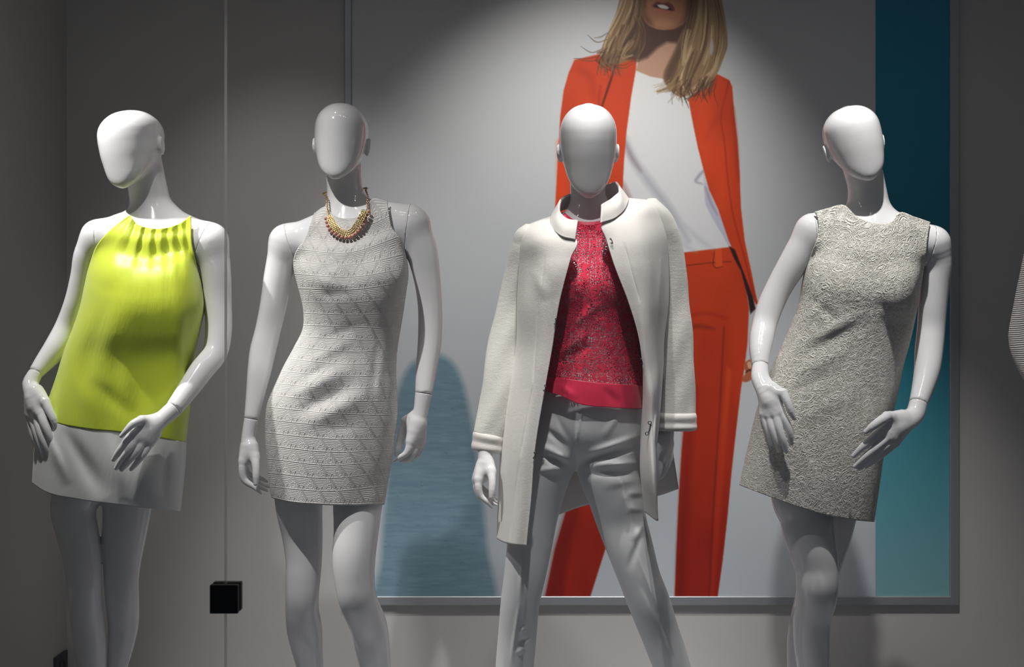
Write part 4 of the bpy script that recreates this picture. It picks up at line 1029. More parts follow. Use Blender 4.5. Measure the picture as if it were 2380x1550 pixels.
wr = folds((1248, 1030, 1335, 1075, 10, 0.0121), (1245, 1055, 1325, 1085, 8, -0.0108), (1240, 1095, 1320, 1085, 9, 0.0081), (1255, 985, 1330, 1050, 9, -0.0081),
           (1490, 1010, 1340, 1065, 9, 0.0108), (1495, 1035, 1345, 1078, 8, -0.0108), (1500, 1075, 1350, 1080, 9, 0.0095), (1480, 1100, 1350, 1100, 9, -0.0081), (1500, 1110, 1390, 1130, 11, 0.0036),
           (1500, 1140, 1440, 1160, 10, 0.0048), (1505, 1160, 1440, 1150, 9, -0.0042), (1505, 1185, 1450, 1180, 9, 0.0036), (1290, 960, 1330, 1040, 8, -.004), (1355, 945, 1336, 1040, 2.2, .003), (1440, 960, 1400, 1020, 9, .004),
           (1215, 1270, 1208, 1400, 4, .006), (1209, 1390, 1186, 1550, 4, .006), (1185, 1540, 1178, 1700, 4, .006), (1436, 1092, 1484, 1292, 4, .005), (1480, 1280, 1532, 1430, 4, .006), (1530, 1425, 1568, 1530, 4, .006),
           (1225, 1455, 1205, 1475, 6, .005), (1235, 1480, 1200, 1495, 6, -.004), (1222, 1505, 1196, 1520, 6, .005), (1520, 1340, 1560, 1400, 9, .004), (1500, 1210, 1470, 1260, 8, .005), (1490, 1240, 1460, 1330, 8, -.004), (1480, 1340, 1560, 1480, 10, -.003))(ppx, ppy)
frontness = np.clip((Y3+.02-V[:, 1])/.05, 0, 1)
V[:, 1] -= wr*frontness
trs = link('trousers', mesh_np('trousers', V, Q), M['cotton']); place(trs, R3)
trs['label'] = 'white cotton trousers with pressed creases'

coat_rows = [[(1206, 532, .0), (1284, 502, .025), (1370, 478, .07), (1457, 462, .025), (1531, 471, 0)],
      [(1207, 570, .0), (1290, 550, .09), (1375, 530, .12), (1460, 520, .09), (1548, 520, .0)],
      [(1206, 620, -.01), (1290, 605, .115), (1375, 600, .135), (1460, 590, .115), (1551, 590, -.01)],
      [(1202, 704, -.02), (1290, 704, .11), (1375, 704, .13), (1460, 704, .11), (1552, 704, -.02)],
      [(1199, 817, -.02), (1290, 817, .11), (1375, 817, .125), (1460, 817, .11), (1542, 800, -.02)],
      [(1182, 930, -.02), (1290, 945, .12), (1375, 945, .14), (1460, 940, .125), (1546, 930, .01)],
      [(1172, 1110, -.01), (1290, 1110, .14), (1375, 1100, .16), (1470, 1085, .15), (1566, 1065, .07)],
      [(1166, 1242, 0), (1292, 1198, .15), (1365, 1173, .17), (1450, 1162, .165), (1530, 1152, .13), (1577, 1136, .09)]]
coat = patch('coat', coat_rows, M['wool'], Y3, nr=120, nc=80, thick=.004, root=R3)
coat['label'] = 'knee-length cream wool coat worn open'
def coat_part(o, label=None):
    o.parent = coat
    o.matrix_parent_inverse = Matrix.Identity(4)
    if label: o['label'] = label
    return o
fl = [[(1206, 532, .0), (1245, 516, -.01), (1284, 502, .0)],
      [(1207, 545, -.02), (1245, 535, -.06), (1286, 528, -.075), (1305, 540, -.09)],
      [(1208, 568, -.03), (1250, 556, -.095), (1306, 549, -.12), (1338, 556, -.135)],
      [(1206, 612, -.03), (1260, 606, -.12), (1300, 604, -.145), (1326, 602, -.152)],
      [(1202, 704, -.03), (1240, 704, -.115), (1275, 703, -.145), (1300.5, 702, -.152)],
      [(1199, 817, -.03), (1228, 816, -.10), (1255, 814, -.138), (1283, 812, -.148)],
      [(1182, 902, -.03), (1212, 903, -.10), (1240, 903, -.138), (1267, 902, -.148)],
      [(1165, 1045, -.03), (1188, 1048, -.10), (1212, 1050, -.14), (1243, 1050, -.15)],
      [(1160, 1150, -.03), (1180, 1155, -.10), (1202, 1158, -.14), (1235, 1155, -.15)],
      [(1156, 1252, -.03), (1170, 1260, -.10), (1188, 1265, -.14), (1223.5, 1270, -.15)]]
ffl = folds((1254, 700, 1240, 900, 2.4, -.0034), (1241, 890, 1209, 1068, 2.4, -.0034), (1210, 1060, 1184, 1270, 2.4, -.0036), (1268, 590, 1254, 720, 1.6, -.0015), (1225, 590, 1215, 900, 14, .006), (1240, 620, 1270, 700, 14, .004), (1290, 640, 1262, 860, 14, -.003))
coat_part(patch('front_panel', fl, M['wool'], Y3, nr=160, nc=60, thick=.004, fold=ffl))
fr_ = [[(1457, 461, .0), (1490, 464, -.01), (1510, 466, -.01), (1531, 471, .0)],
      [(1430, 504, -.08), (1458, 490, -.075), (1500, 484, -.06), (1541, 488, -.015)],
      [(1399, 520, -.13), (1430, 516, -.115), (1490, 512, -.095), (1548, 512, -.02)],
      [(1410, 560, -.142), (1446, 556, -.137), (1495, 552, -.12), (1550, 548, -.03)],
      [(1426, 612, -.152), (1460, 608, -.148), (1505, 604, -.125), (1552, 600, -.03)],
      [(1461, 704, -.152), (1487, 702, -.148), (1520, 700, -.11), (1552.5, 698, -.03)],
      [(1483, 778, -.148), (1499, 776, -.148), (1520, 775, -.11), (1543, 773, -.03)],
      [(1494, 852, -.143), (1502, 851, -.150), (1522, 850, -.12), (1540, 850, -.03)],
      [(1496, 905, -.130), (1507, 905, -.155), (1525, 905, -.13), (1537, 905, -.04)],
      [(1491, 1000, -.100), (1517, 1002, -.165), (1524, 1002, -.15), (1529, 1000, -.06)],
      [(1489, 1090, -.090), (1525, 1100, -.170), (1526, 1098, -.15), (1520, 1090, -.06)],
      [(1500, 1190, -.090), (1528, 1208, -.170), (1527, 1206, -.15), (1522, 1196, -.06)]]
us_fold = folds((1448, 560, 1488, 705, 2.4, -.0034), (1500, 600, 1512, 800, 16, .004), (1535, 560, 1530, 800, 8, .005))
coat_part(patch('front_panel', fr_, M['wool'], Y3, nr=160, nc=72, thick=.004, fold=us_fold))
# collar: a standing band open at the throat
ctop = [(1343, 513, -.125), (1318, 509, -.10), (1301, 490, -.06), (1303, 466, -.015), (1328, 451, .04), (1370, 446, .065), (1410, 430, .055), (1431, 424, .015), (1440, 441, -.04), (1422, 461, -.08), (1398, 475, -.115)]
cbot = [(1337, 557, -.145), (1304, 548, -.125), (1285, 528, -.075), (1282, 503, -.0), (1312, 486, .055), (1370, 474, .085), (1432, 462, .06), (1459, 461, .0), (1452, 483, -.07), (1430, 506, -.11), (1396, 518, -.14)]
cmid = [tuple((np.array(a)+np.array(b))/2+np.array((0, 0, o))) for a, b, o in zip(ctop, cbot, (-.004, -.008, -.01, 0, .006, .01, .006, 0, -.01, -.008, -.004))]
coat_part(patch('collar', [ctop, cmid, cbot], M['wool'], Y3, nr=30, nc=110, thick=.006))
def fz(px, py, th): return .0012*np.sin(py*.045+np.sin(th*2)*2+px*.03)*np.clip((py-560)/200, 0, 1)
sl = tube('sleeve', [((1222, 522), (1240, 524), .0, 1.2), ((1205, 534), (1258, 545), .0, 1.1), ((1191, 568), (1250, 585), .0, 1.05), ((1177, 623), (1238, 640), .005, .95), ((1159, 700), (1226, 712), .01, .85), ((1140, 777), (1216, 790), .005, .8),
      ((1121, 901), (1198, 915), -.012, .80), ((1108.5, 978), (1178, 992), -.022, .80), ((1103, 1004), (1168, 1018), -.025, .80)], M['wool_sleeve'], Y3, nr=110, nc=64, fold=fz, thick=.004)
coat_part(sl)
sr = tube('sleeve', [((1506, 463), (1524, 463), .0, 1.2), ((1500, 480), (1550, 488), .0, 1.1), ((1510, 525), (1572, 527), .0, 1.05), ((1520, 575), (1585, 572), .005, .95), ((1528, 640), (1594, 636), .01, .88), ((1533, 717), (1601.5, 714), .015, .82), ((1534, 785), (1608.5, 784), .015, .78),
      ((1536, 880), (1613, 888), .015, .68), ((1529, 962), (1616, 963), .015, .62)], M['wool_sleeve'], Y3, nr=110, nc=64, fold=fz, thick=.004)
coat_part(sr)
coat_part(tube('cuff', [((1103, 1001), (1170, 1015), -.025, .80), ((1101.3, 1004), (1170, 1018.5), -.025, .86), ((1099.3, 1022), (1167.5, 1034), -.025, .86), ((1097.3, 1040), (1165.5, 1051), -.025, .86), ((1098.5, 1043), (1163.5, 1053.5), -.025, .82)], M['wool'], Y3, nr=30, nc=64, thick=.003))
coat_part(tube('cuff', [((1528, 959.5), (1616, 960.5), .015, .68), ((1526, 962.5), (1617, 963.5), .015, .72), ((1523.5, 982), (1617.3, 982), .015, .72), ((1521.5, 996), (1617.3, 996.5), .015, .72), ((1523, 999), (1615, 999.5), .015, .68)], M['wool'], Y3, nr=30, nc=64, thick=.003))
def hook(px, py, dY, s=1.0, ang=.3):
    bm = bmesh.new(); c = W(px, py, Y3+dY)
    def wire(P, r=.0011):
        P = [np.array(p) for p in P]; rings = []
        for i, p in enumerate(P):
            d = P[min(i+1, len(P)-1)]-P[max(i-1, 0)]; d /= np.linalg.norm(d); a = np.cross(d, (0.1, 1, .05)); a /= np.linalg.norm(a); b = np.cross(d, a)
            rings.append([bm.verts.new(p+r*(a*math.cos(k*math.pi/3)+b*math.sin(k*math.pi/3))) for k in range(6)])
        for u, v in zip(rings, rings[1:]):
            for k in range(6): bm.faces.new((u[k], u[(k+1) % 6], v[(k+1) % 6], v[k]))
        for q in (rings[0], rings[-1][::-1]): bm.faces.new(q)
    R = np.array([[math.cos(ang), 0, math.sin(ang)], [0, 1, 0], [-math.sin(ang), 0, math.cos(ang)]])
    pt = lambda x, z, y=0: c+R@np.array([x*s, y, z*s])
    for sz in (-1, 1):
        wire([pt(.0035*math.cos(a), sz*.012+.0035*math.sin(a)) for a in np.linspace(0, 2*math.pi, 13)])
    wire([pt(.0015, -.009), pt(.003, -.004, -.001), pt(.003, .004, -.001), pt(.0015, .009)])
    coat_part(bm_obj('hook', bm, M['steel'], None, True))
for q in ((1507, 995, -.166, 1.15, .25), (1291, 747, -.154, .5, .2), (1266, 902, -.156, .5, .2), (1242, 1058, -.156, .55, .15), (1421, 560, -.150, .45, -.4), (1491, 840, -.152, .5, -.2)): hook(*q)

# --- ribbed jumper of the figure cut by the picture edge
R5 = M5['root']; Y5 = M5['Y']
grow = lambda L, g: [tuple(q[:3])+(q[3]+g,)+tuple(q[4:]) for q in L]
lo5 = W(2290, 1090, Y5)-[.02, .2, 0]; hi5 = W(2780, 470, Y5)+[.02, .2, .04]
f = Field(lo5, hi5, .006)
f.chain(px_nodes(grow(M5['torso'][:-2], 13), Y5), n=30, flat1=True)
for c in M5['clav']: f.chain(px_nodes(grow(c, 12), Y5), k=.045, A=(0, 0, 1))
for e in M5['ells']: f.ell(W(e[0], e[1], Y5+e[2]), (e[3]+.01, e[4]+.012, e[5]+.01), k=.045)
for c in M5['arms']: f.chain(px_nodes(grow(c, 12)[:-1], Y5), k=.02, flat1=True)
f.smooth(f.lo, f.lo+f.h*f.n, 3)
V, Q = surface_nets(f, 3)
ju = link('jumper', mesh_np('jumper', V, Q), M['ribknit']); place(ju, R5); ju['label'] = 'grey horizontally ribbed jumper'
SKT = shell('skirt', [[(2432, 1000), (2562, 1008), (2690, 1000)], [(2425, 1100), (2562, 1110), (2698, 1100)], [(2430, 1240), (2562, 1250), (2694, 1240)]], [(.12, .12, 0), (.125, .125, 0), (.12, .12, 0)], M['cotton'], Y5, M5['body'], clr=.008, nr=50, nc=80, root=R5)

# --- necklace: its own thing, resting on the halter dress
fl2, fr2, bk2 = M2['body']
nk = thing('necklace', 'gold chain necklace with a row of coral beads hung around the halter-dress mannequin neck', 'necklace', tuple(W(806, 545, M2['Y']-.1)))
from mathutils.bvhtree import BVHTree
def world_bvh(*objs):
    vs, ps = [], []
    for o in objs:
        n = len(vs); vs += [tuple(v.co) for v in o.data.vertices]; ps += [tuple(n+i for i in p.vertices) for p in o.data.polygons]
    return BVHTree.FromPolygons(vs, ps)
chest = world_bvh(dress2, M2['bodyobj'])
def onchest(px, py, off):
    o = Vector((0, 0, CZ)); d = (Vector(W(px, py, 1.0))-o).normalized()
    h = chest.ray_cast(o, d)[0]
    return np.array(h-d*off)
def torus(bm, c, t, n_, R, r, seg=12, sub=6, st=1.35):
    t = t/np.linalg.norm(t); n_ = n_-t*(n_@t); n_ /= np.linalg.norm(n_); b = np.cross(t, n_); rings = []
    for i in range(seg):
        a = 2*math.pi*i/seg; d = t*math.cos(a)*st+b*math.sin(a); p = c+R*d; d2 = d/np.linalg.norm(d)
        rings.append([bm.verts.new(p+r*(d2*math.cos(2*math.pi*k/sub)+n_*math.sin(2*math.pi*k/sub))) for k in range(sub)])
    for i in range(seg):
        u, v = rings[i], rings[(i+1) % seg]
        for k in range(sub): bm.faces.new((u[k], u[(k+1) % sub], v[(k+1) % sub], v[k]))
def links(bm, P, R, r, step, flat=None):
    P = np.array(P); L = np.linalg.norm(np.diff(P, axis=0), axis=1).sum(); n = max(3, int(L/step)); P = catmull(P, n)
    for i in range(n):
        t = P[min(i+1, n-1)]-P[max(i-1, 0)]; nn = np.array((0.15, -1, .25)) if (i % 2 == 0 or flat) else np.cross(t, (0.15, -1, .25))
        torus(bm, P[i], t, nn, R, r)
    return P
bm = bmesh.new()
Yn = M2['Y']
side = lambda L: [W(x, y, Yn+d) for x, y, d in L]
def clear_front(p):
    if p[1] > Yn-.02: return p
    o = Vector((0, 0, CZ)); d = (Vector(p)-o).normalized(); h = chest.ray_cast(o, d)[0]
    if h is None: return p
    lim = np.array(h-d*.0075)
    return lim if lim[1] < p[1] else p
links(bm, [clear_front(fl2.push(p, .0088)) for p in catmull(np.array(side([(764, 500, -.068), (761, 483, -.055), (760, 461, -.03), (764, 452, .0), (780, 446, .045), (806, 444, .066), (832, 440, .05), (848, 440, .008), (851, 445, -.02), (855, 459, -.045), (853, 484, -.066)])), 60)], .0023, .00085, .0043)
place(bm_obj('chain', bm, M['gold'], None, True), nk)
inner = [(768, 502), (775, 513), (783, 525), (797, 536), (806, 538), (814, 535), (824, 524), (834, 508), (843, 490)]
outer = [(757, 508), (762, 526), (772, 539), (786, 548), (802, 552.5), (814, 551), (829, 541), (840, 528), (846, 517), (852, 503), (857, 491)]
I_, O_ = catmull(np.array(inner, float), 40), catmull(np.array(outer, float), 40)
bm = bmesh.new()
for wgt in (.0, .3, .6):
    links(bm, [onchest(*(I_[i]*(1-wgt)+O_[i]*wgt), .0115+.010*max(0, min(1, (I_[i][0]-822)/14))) for i in range(40)], .0029, .0011, .0052, flat=True)
place(bm_obj('mesh_collar', bm, M['gold'], None, True), nk)
Ob = catmull(np.array(outer, float), 19)
for i in range(19):
    c = onchest(Ob[i][0], Ob[i][1], .0128)
    bm = bmesh.new(); bmesh.ops.create_uvsphere(bm, u_segments=14, v_segments=10, radius=.0043)
    for v in bm.verts: v.co = Vector((v.co.x, v.co.y, v.co.z*1.08))+Vector(c)
    place(bm_obj('bead', bm, M['coral'], None, True), nk)
# ---------------------------------------------------------------- framed poster on the back wall
YP = 3.990; YFR = 3.981
ps = thing('poster', 'huge framed fashion poster of a person in an orange trouser suit on the back wall', 'poster', tuple(W(1512, 1400, YW-.02)))
xs_ = np.unique(np.concatenate([np.arange(812, 1250, 4), np.arange(1250, 1780, 2), np.arange(1780, 2034, 6), [2034.0, 2035.2], np.arange(2036, 2213, 6), [2213]])).astype(float)
ys_ = np.arange(-44, 1393, 2).astype(float)
PX, PY = np.meshgrid(xs_, ys_, indexing='xy')
IMG = np.zeros(PX.shape+(3,)); gy = np.clip(PY/1390, 0, 1)[..., None]; IMG[:] = np.array((206, 206, 206))*(1-gy)+np.array((191, 198, 205))*gy
def sub(x0, x1, y0, y1):
    a, b = np.searchsorted(xs_, (x0, x1)); c, d = np.searchsorted(ys_, (y0, y1)); return slice(max(c-1, 0), d+1), slice(max(a-1, 0), b+1)
def poly_mask(P, soft=1.5, curve=True):
    P = np.array(P, float)
    if curve:
        n = len(P); Q = np.concatenate([P[-2:], P, P[:2]]); t = np.arange(len(Q)); C = cr_eval(Q, t, np.linspace(2, n+2, n*6)[:-1]); P = C
    m = soft*2+3; sl = sub(P[:, 0].min()-m, P[:, 0].max()+m, P[:, 1].min()-m, P[:, 1].max()+m)
    X, Y = PX[sl], PY[sl]; ins = np.zeros(X.shape, bool); dmin = np.full(X.shape, 1e9)
    for (x0, y0), (x1, y1) in zip(P, np.roll(P, -1, 0)):
        c = ((y0 > Y) != (y1 > Y)); ins ^= c & (X < (x1-x0)*(Y-y0)/((y1-y0) if y1 != y0 else 1e-9)+x0)
        dx, dy = x1-x0, y1-y0; t = np.clip(((X-x0)*dx+(Y-y0)*dy)/(dx*dx+dy*dy+1e-9), 0, 1)
        dmin = np.minimum(dmin, (X-x0-t*dx)**2+(Y-y0-t*dy)**2)
    sd = np.sqrt(dmin)*np.where(ins, 1, -1); return sl, np.clip(.5+sd/(2*soft), 0, 1)
def fill(P, col, soft=1.5, curve=True, a=1.0):
    sl, m = poly_mask(P, soft, curve); m = (m*a)[..., None]
    c = col(PX[sl], PY[sl]) if callable(col) else np.array(col, float); IMG[sl] = IMG[sl]*(1-m)+c*m
def stroke(P, w, col, a=1.0, soft=1.0, taper=True, n=24):
    P = catmull(np.array(P, float), n); R = w+soft+2; sl = sub(P[:, 0].min()-R, P[:, 0].max()+R, P[:, 1].min()-R, P[:, 1].max()+R)
    X, Y = PX[sl], PY[sl]; best = np.full(X.shape, 1e9)
    for i in range(len(P)-1):
        (x0, y0), (x1, y1) = P[i], P[i+1]; dx, dy = x1-x0, y1-y0; t = np.clip(((X-x0)*dx+(Y-y0)*dy)/(dx*dx+dy*dy+1e-9), 0, 1)
        u = (i+t)/(len(P)-1); ww = w*(np.sin(np.pi*np.clip(u*.86+.1, 0, 1))**.6 if taper else 1)
        best = np.minimum(best, np.sqrt((X-x0-t*dx)**2+(Y-y0-t*dy)**2)-ww)
    m = (np.clip(.5-best/(2*soft), 0, 1)*a)[..., None]; IMG[sl] = IMG[sl]*(1-m)+np.array(col, float)*m
prg = np.random.default_rng(3)
def vnoise(X, Y, sx, sy, seed):
    r = np.random.default_rng(seed); T = r.random((64, 64)); x, y = X/sx, Y/sy; i, j = np.floor(x).astype(int), np.floor(y).astype(int)
    u, v = x-i, y-j; u, v = u*u*(3-2*u), v*v*(3-2*v); g = lambda a, b: T[a % 64, b % 64]
    return (g(i, j)*(1-u)+g(i+1, j)*u)*(1-v)+(g(i, j+1)*(1-u)+g(i+1, j+1)*u)*v
# painted blue arch and the teal edge stripe
def blue(X, Y):
    n = vnoise(X, Y, 60, 5, 1)*.5+vnoise(X, Y, 22, 3, 2)*.5-.5
    sp = np.where((vnoise(X, Y, 7, 3.2, 5) > .93), -16, 0)
    return np.stack([118+n*22+sp, 147+n*20+sp, 162+n*18+sp], -1)
sl, mk = poly_mask([(880, 1440), (886, 1300), (896, 1150), (908, 1010), (922, 920), (945, 862), (975, 832), (1008, 822), (1042, 834), (1066, 866), (1086, 930), (1104, 1030), (1120, 1150), (1132, 1270), (1139, 1440)], 9)
IMG[sl] = IMG[sl]*(1-mk[..., None])+blue(PX[sl], PY[sl])*mk[..., None]
tm = np.clip((PX-2034.0)/1.2, 0, 1)[..., None]
g = np.clip(PY, 0, 1390)[..., None]/1390
st = np.where(g < .5, np.array((4, 132, 166))*(1-g*2)+np.array((22, 128, 152))*g*2, np.array((22, 128, 152))*(2-g*2)+np.array((128, 176, 184))*(g*2-1))
IMG[:] = IMG*(1-tm)+st*tm
# trousers
def orange(base, seed, amp=10):
    def f(X, Y):
        t = np.clip((Y-600)/800, 0, 1); k = 1-.26*t; k2 = 1-.55*t
        n = vnoise(X, Y, 40, 90, seed)-.5; w = (vnoise(X, Y, 2.2, 2.2, seed+9)-.5)*6
        return np.stack([(base[0]+n*amp+w)*k, (base[1]+n*amp*.5+w*.6)*k2, (base[2]+n*amp*.2+w*.3)*k2], -1)
    return f
OR, ORD, DK = (204, 64, 20), (164, 40, 14), (92, 24, 12)
fill([(1450, 600), (1585, 586), (1702, 572), (1714, 610), (1732, 655), (1741, 717), (1737, 800), (1731, 850), (1722, 905), (1711, 1000), (1700, 1100), (1691, 1200), (1680, 1300), (1668, 1387), (1568, 1387), (1572, 1280), (1578, 1150), (1584, 1050), (1592, 960), (1570, 985), (1480, 1130), (1407, 1276), (1372, 1387), (1267, 1387), (1290, 1275), (1318, 1180), (1360, 1060), (1410, 900), (1440, 740)], orange(OR, 11, 16), 1.4, False)
fill([(1267, 1387), (1290, 1275), (1318, 1180), (1360, 1060), (1385, 1060), (1345, 1200), (1320, 1300), (1310, 1387)], orange(ORD, 12), 9, False, .75)
stroke([(1352, 1180), (1330, 1290), (1318, 1387)], 4, ORD, .6, 5, False)
fill([(1572, 1387), (1574, 1280), (1582, 1130), (1592, 960), (1600, 900), (1622, 900), (1606, 1100), (1592, 1387)], orange(ORD, 13), 8, False, .7)
fill([(1700, 860), (1690, 1000), (1676, 1180), (1660, 1387), (1650, 1387), (1660, 1200), (1676, 1000), (1690, 850)], orange((236, 92, 34), 14), 4, False, .6)
stroke([(1683, 760), (1672, 960), (1660, 1150), (1648, 1387)], 1.6, DK, .55, 2.4, False)
stroke([(1590, 765), (1620, 758), (1660, 764)], 4, DK, .5, 5)
stroke([(1592, 735), (1640, 728), (1690, 740)], 3, ORD, .7, 5)
stroke([(1590, 790), (1600, 900), (1598, 960)], 8, ORD, .6, 8)
stroke([(1586, 618), (1661, 610), (1700, 608)], 1.0, DK, .8, 1.2, False)
fill([(1661, 577), (1677, 574), (1679, 620), (1663, 622)], (222, 80, 28), 1, False); stroke([(1661, 577), (1663, 622), (1679, 620)], .9, DK, .9, .8, False)
# printed hand at the hip
fill([(1728, 850), (1737, 838), (1748, 838), (1752, 870), (1744, 884), (1730, 888), (1723, 882), (1733, 866)], (176, 96, 64), 1.4)
stroke([(1733, 866), (1742, 860), (1748, 862)], 2.2, (60, 26, 22), .8, 1)
fill([(1737, 843), (1745, 841), (1747, 852), (1740, 856)], (214, 168, 142), 1.2)
# white top with its shadows
fill([(1478, 160), (1512, 177), (1552, 184), (1597, 226), (1612, 300), (1634, 390), (1636, 440), (1640, 475), (1655, 505), (1676, 540), (1696, 574), (1585, 587), (1450, 600), (1440, 520), (1447, 440), (1456, 307), (1467, 224)], lambda X, Y: np.stack([226-(Y-170)*.018, 224-(Y-170)*.012, 222+0*Y], -1), 1.5, False)
stroke([(1452, 322), (1472, 370), (1510, 425), (1560, 492), (1600, 560)], 9, (166, 168, 176), .75, 9)
stroke([(1450, 326), (1466, 362), (1490, 398)], 5, (150, 128, 136), .7, 6)
stroke([(1447, 425), (1458, 452), (1470, 480)], 6, (150, 110, 110), .6, 6)
for q in (((1590, 520), (1630, 560), (1660, 580)), ((1560, 540), (1600, 575), (1620, 585)), ((1540, 200), (1560, 212), (1585, 216))): stroke(q, 4, (178, 182, 190), .5, 6)
stroke([(1640, 392), (1622, 412), (1617, 420), (1632, 428)], 3.5, (150, 150, 164), .8, 3)
stroke([(1634, 350), (1640, 380), (1643, 392)], 3, (186, 186, 196), .9, 3)
fill([(1636, 428), (1643, 424), (1660, 470), (1682, 520), (1700, 560), (1694, 574), (1676, 540), (1655, 505), (1640, 475)], (188, 188, 204), 2, False)
stroke([(1640, 436), (1652, 470), (1668, 500)], 3, (150, 140, 160), .7, 3)
# jacket
fill([(1335, 139), (1391, 126), (1440, 140), (1480, 133), (1478, 163), (1467, 224), (1456, 307), (1450, 379), (1447, 444), (1446, 560), (1444, 700), (1438, 830), (1418, 900), (1372, 915), (1366, 760), (1352, 905), (1330, 940), (1290, 935), (1280, 800), (1285, 640), (1290, 488), (1297, 361), (1302, 271), (1310, 210), (1322, 168)], orange(OR, 21, 20), 1.4, False)
fill([(1667, 172), (1695, 186), (1702, 202), (1707, 267), (1714, 325), (1719, 397), (1722, 481), (1731, 560), (1746, 630), (1758, 690), (1762, 706), (1757, 708), (1738, 662), (1718, 612), (1694, 560), (1669, 486), (1648, 441), (1634, 390), (1622, 343), (1611, 289), (1600, 231), (1625, 205)], orange(OR, 22, 20), 1.4, False)
fill([(1694, 572), (1708, 580), (1728, 632), (1750, 690), (1756, 718), (1744, 730), (1738, 690), (1722, 630), (1706, 600)], (46, 18, 20), 1.6, False)
stroke([(1430, 150), (1418, 190), (1404, 232), (1394, 262)], 2.6, (78, 20, 14), .9, 2)
stroke([(1396, 200), (1392, 230), (1394, 270)], 3, ORD, .8, 4)
stroke([(1345, 160), (1372, 180), (1380, 230)], 6, ORD, .45, 8)
stroke([(1300, 330), (1304, 420), (1300, 520)], 8, (232, 70, 20), .5, 8)
stroke([(1440, 480), (1436, 560), (1430, 630)], 10, ORD, .6, 8)
stroke([(1330, 300), (1350, 480), (1362, 640), (1366, 780)], 2, ORD, .8, 3)
fill([(1296, 932), (1330, 936), (1334, 980), (1322, 1010), (1304, 1004), (1296, 970)], (176, 112, 80), 1.6)
stroke([(1694, 190), (1682, 240), (1676, 262), (1684, 330), (1692, 420), (1704, 500), (1724, 575), (1756, 700)], 1.6, ORD, .8, 2.2, False)
stroke([(1676, 262), (1650, 300), (1640, 330)], 5, ORD, .3, 8)
stroke([(1704, 250), (1710, 330), (1716, 420)], 4, ORD, .55, 5)
# neck and face (the poster is cropped above the mouth)
fill([(1488, 20), (1486, 100), (1484, 140), (1478, 164), (1512, 178), (1556, 186), (1580, 150), (1590, 80), (1606, 30)], (190, 148, 124), 1.5, False)
fill([(1488, 30), (1486, 110), (1483, 142), (1505, 134), (1528, 112), (1550, 98), (1575, 100), (1600, 50), (1602, 20)], (74, 48, 37), 5, False, .95)
fill([(1488, -50), (1490, 20), (1496, 46), (1508, 60), (1526, 68), (1544, 70), (1566, 68), (1586, 58), (1602, 40), (1614, 14), (1622, -50)], (166, 112, 80), 1.6, False)
fill([(1600, -40), (1616, -40), (1610, 18), (1596, 46), (1578, 62), (1590, 34)], (112, 72, 50), 7, False, .85)
fill([(1488, -40), (1500, -40), (1502, 30), (1520, 58), (1506, 58), (1494, 42)], (108, 70, 50), 6, False, .8)
fill([(1520, 52), (1540, 44), (1562, 50), (1556, 64), (1530, 64)], (192, 138, 102), 6, True, .6)
fill([(1516, 14), (1528, 4), (1541, 8), (1554, 5), (1566, 16), (1566, 26), (1550, 24), (1530, 20)], (112, 52, 42), 2.0)
fill([(1520, 14), (1534, 10), (1548, 12), (1560, 20), (1562, 26), (1546, 22), (1530, 18)], (58, 24, 22), 1.2)
fill([(1528, 12), (1542, 11), (1554, 17), (1550, 21), (1536, 19)], (224, 218, 210), 1.2)
fill([(1524, 20), (1546, 23), (1564, 27), (1552, 33), (1534, 29)], (178, 104, 82), 2.2)
# hair
fill([(1446, -50), (1440, 0), (1424, 55), (1406, 94), (1396, 126), (1410, 146), (1440, 148), (1468, 136), (1486, 112), (1492, 70), (1490, 30), (1500, -10), (1502, -50)], (138, 106, 72), 2)
fill([(1614, -50), (1612, 10), (1602, 46), (1582, 84), (1566, 122), (1542, 172), (1552, 202), (1582, 226), (1618, 212), (1648, 202), (1672, 154), (1688, 102), (1682, 48), (1668, 0), (1660, -50)], (146, 114, 80), 2)
tones = np.array([(64, 44, 30), (92, 66, 44), (124, 94, 64), (158, 128, 92), (188, 160, 120), (212, 188, 150)], float)
fill([(1474, -40), (1488, -20), (1490, 40), (1488, 110), (1482, 140), (1456, 136), (1436, 120), (1448, 84), (1462, 40)], (70, 50, 38), 6, True, .85)   # shaded side by the neck
fill([(1612, -40), (1624, -20), (1604, 70), (1584, 130), (1566, 176), (1550, 196), (1546, 170), (1570, 116), (1590, 66)], (84, 60, 42), 6, True, .8)
def lock(P, w, base, n):                                # a lock of hair: strands fanned about one path
    for k in range(n):
        o = prg.normal()*w; t = tones[np.clip(int(round(base+prg.normal()*1.0-abs(o)/w*.4)), 0, 5)]
        stroke([(x+o*(1-.25*i)+prg.normal()*1.2, y+prg.normal()*2) for i, (x, y) in enumerate(P)], prg.uniform(.7, 2.1), t, prg.uniform(.4, .9), 1.1)
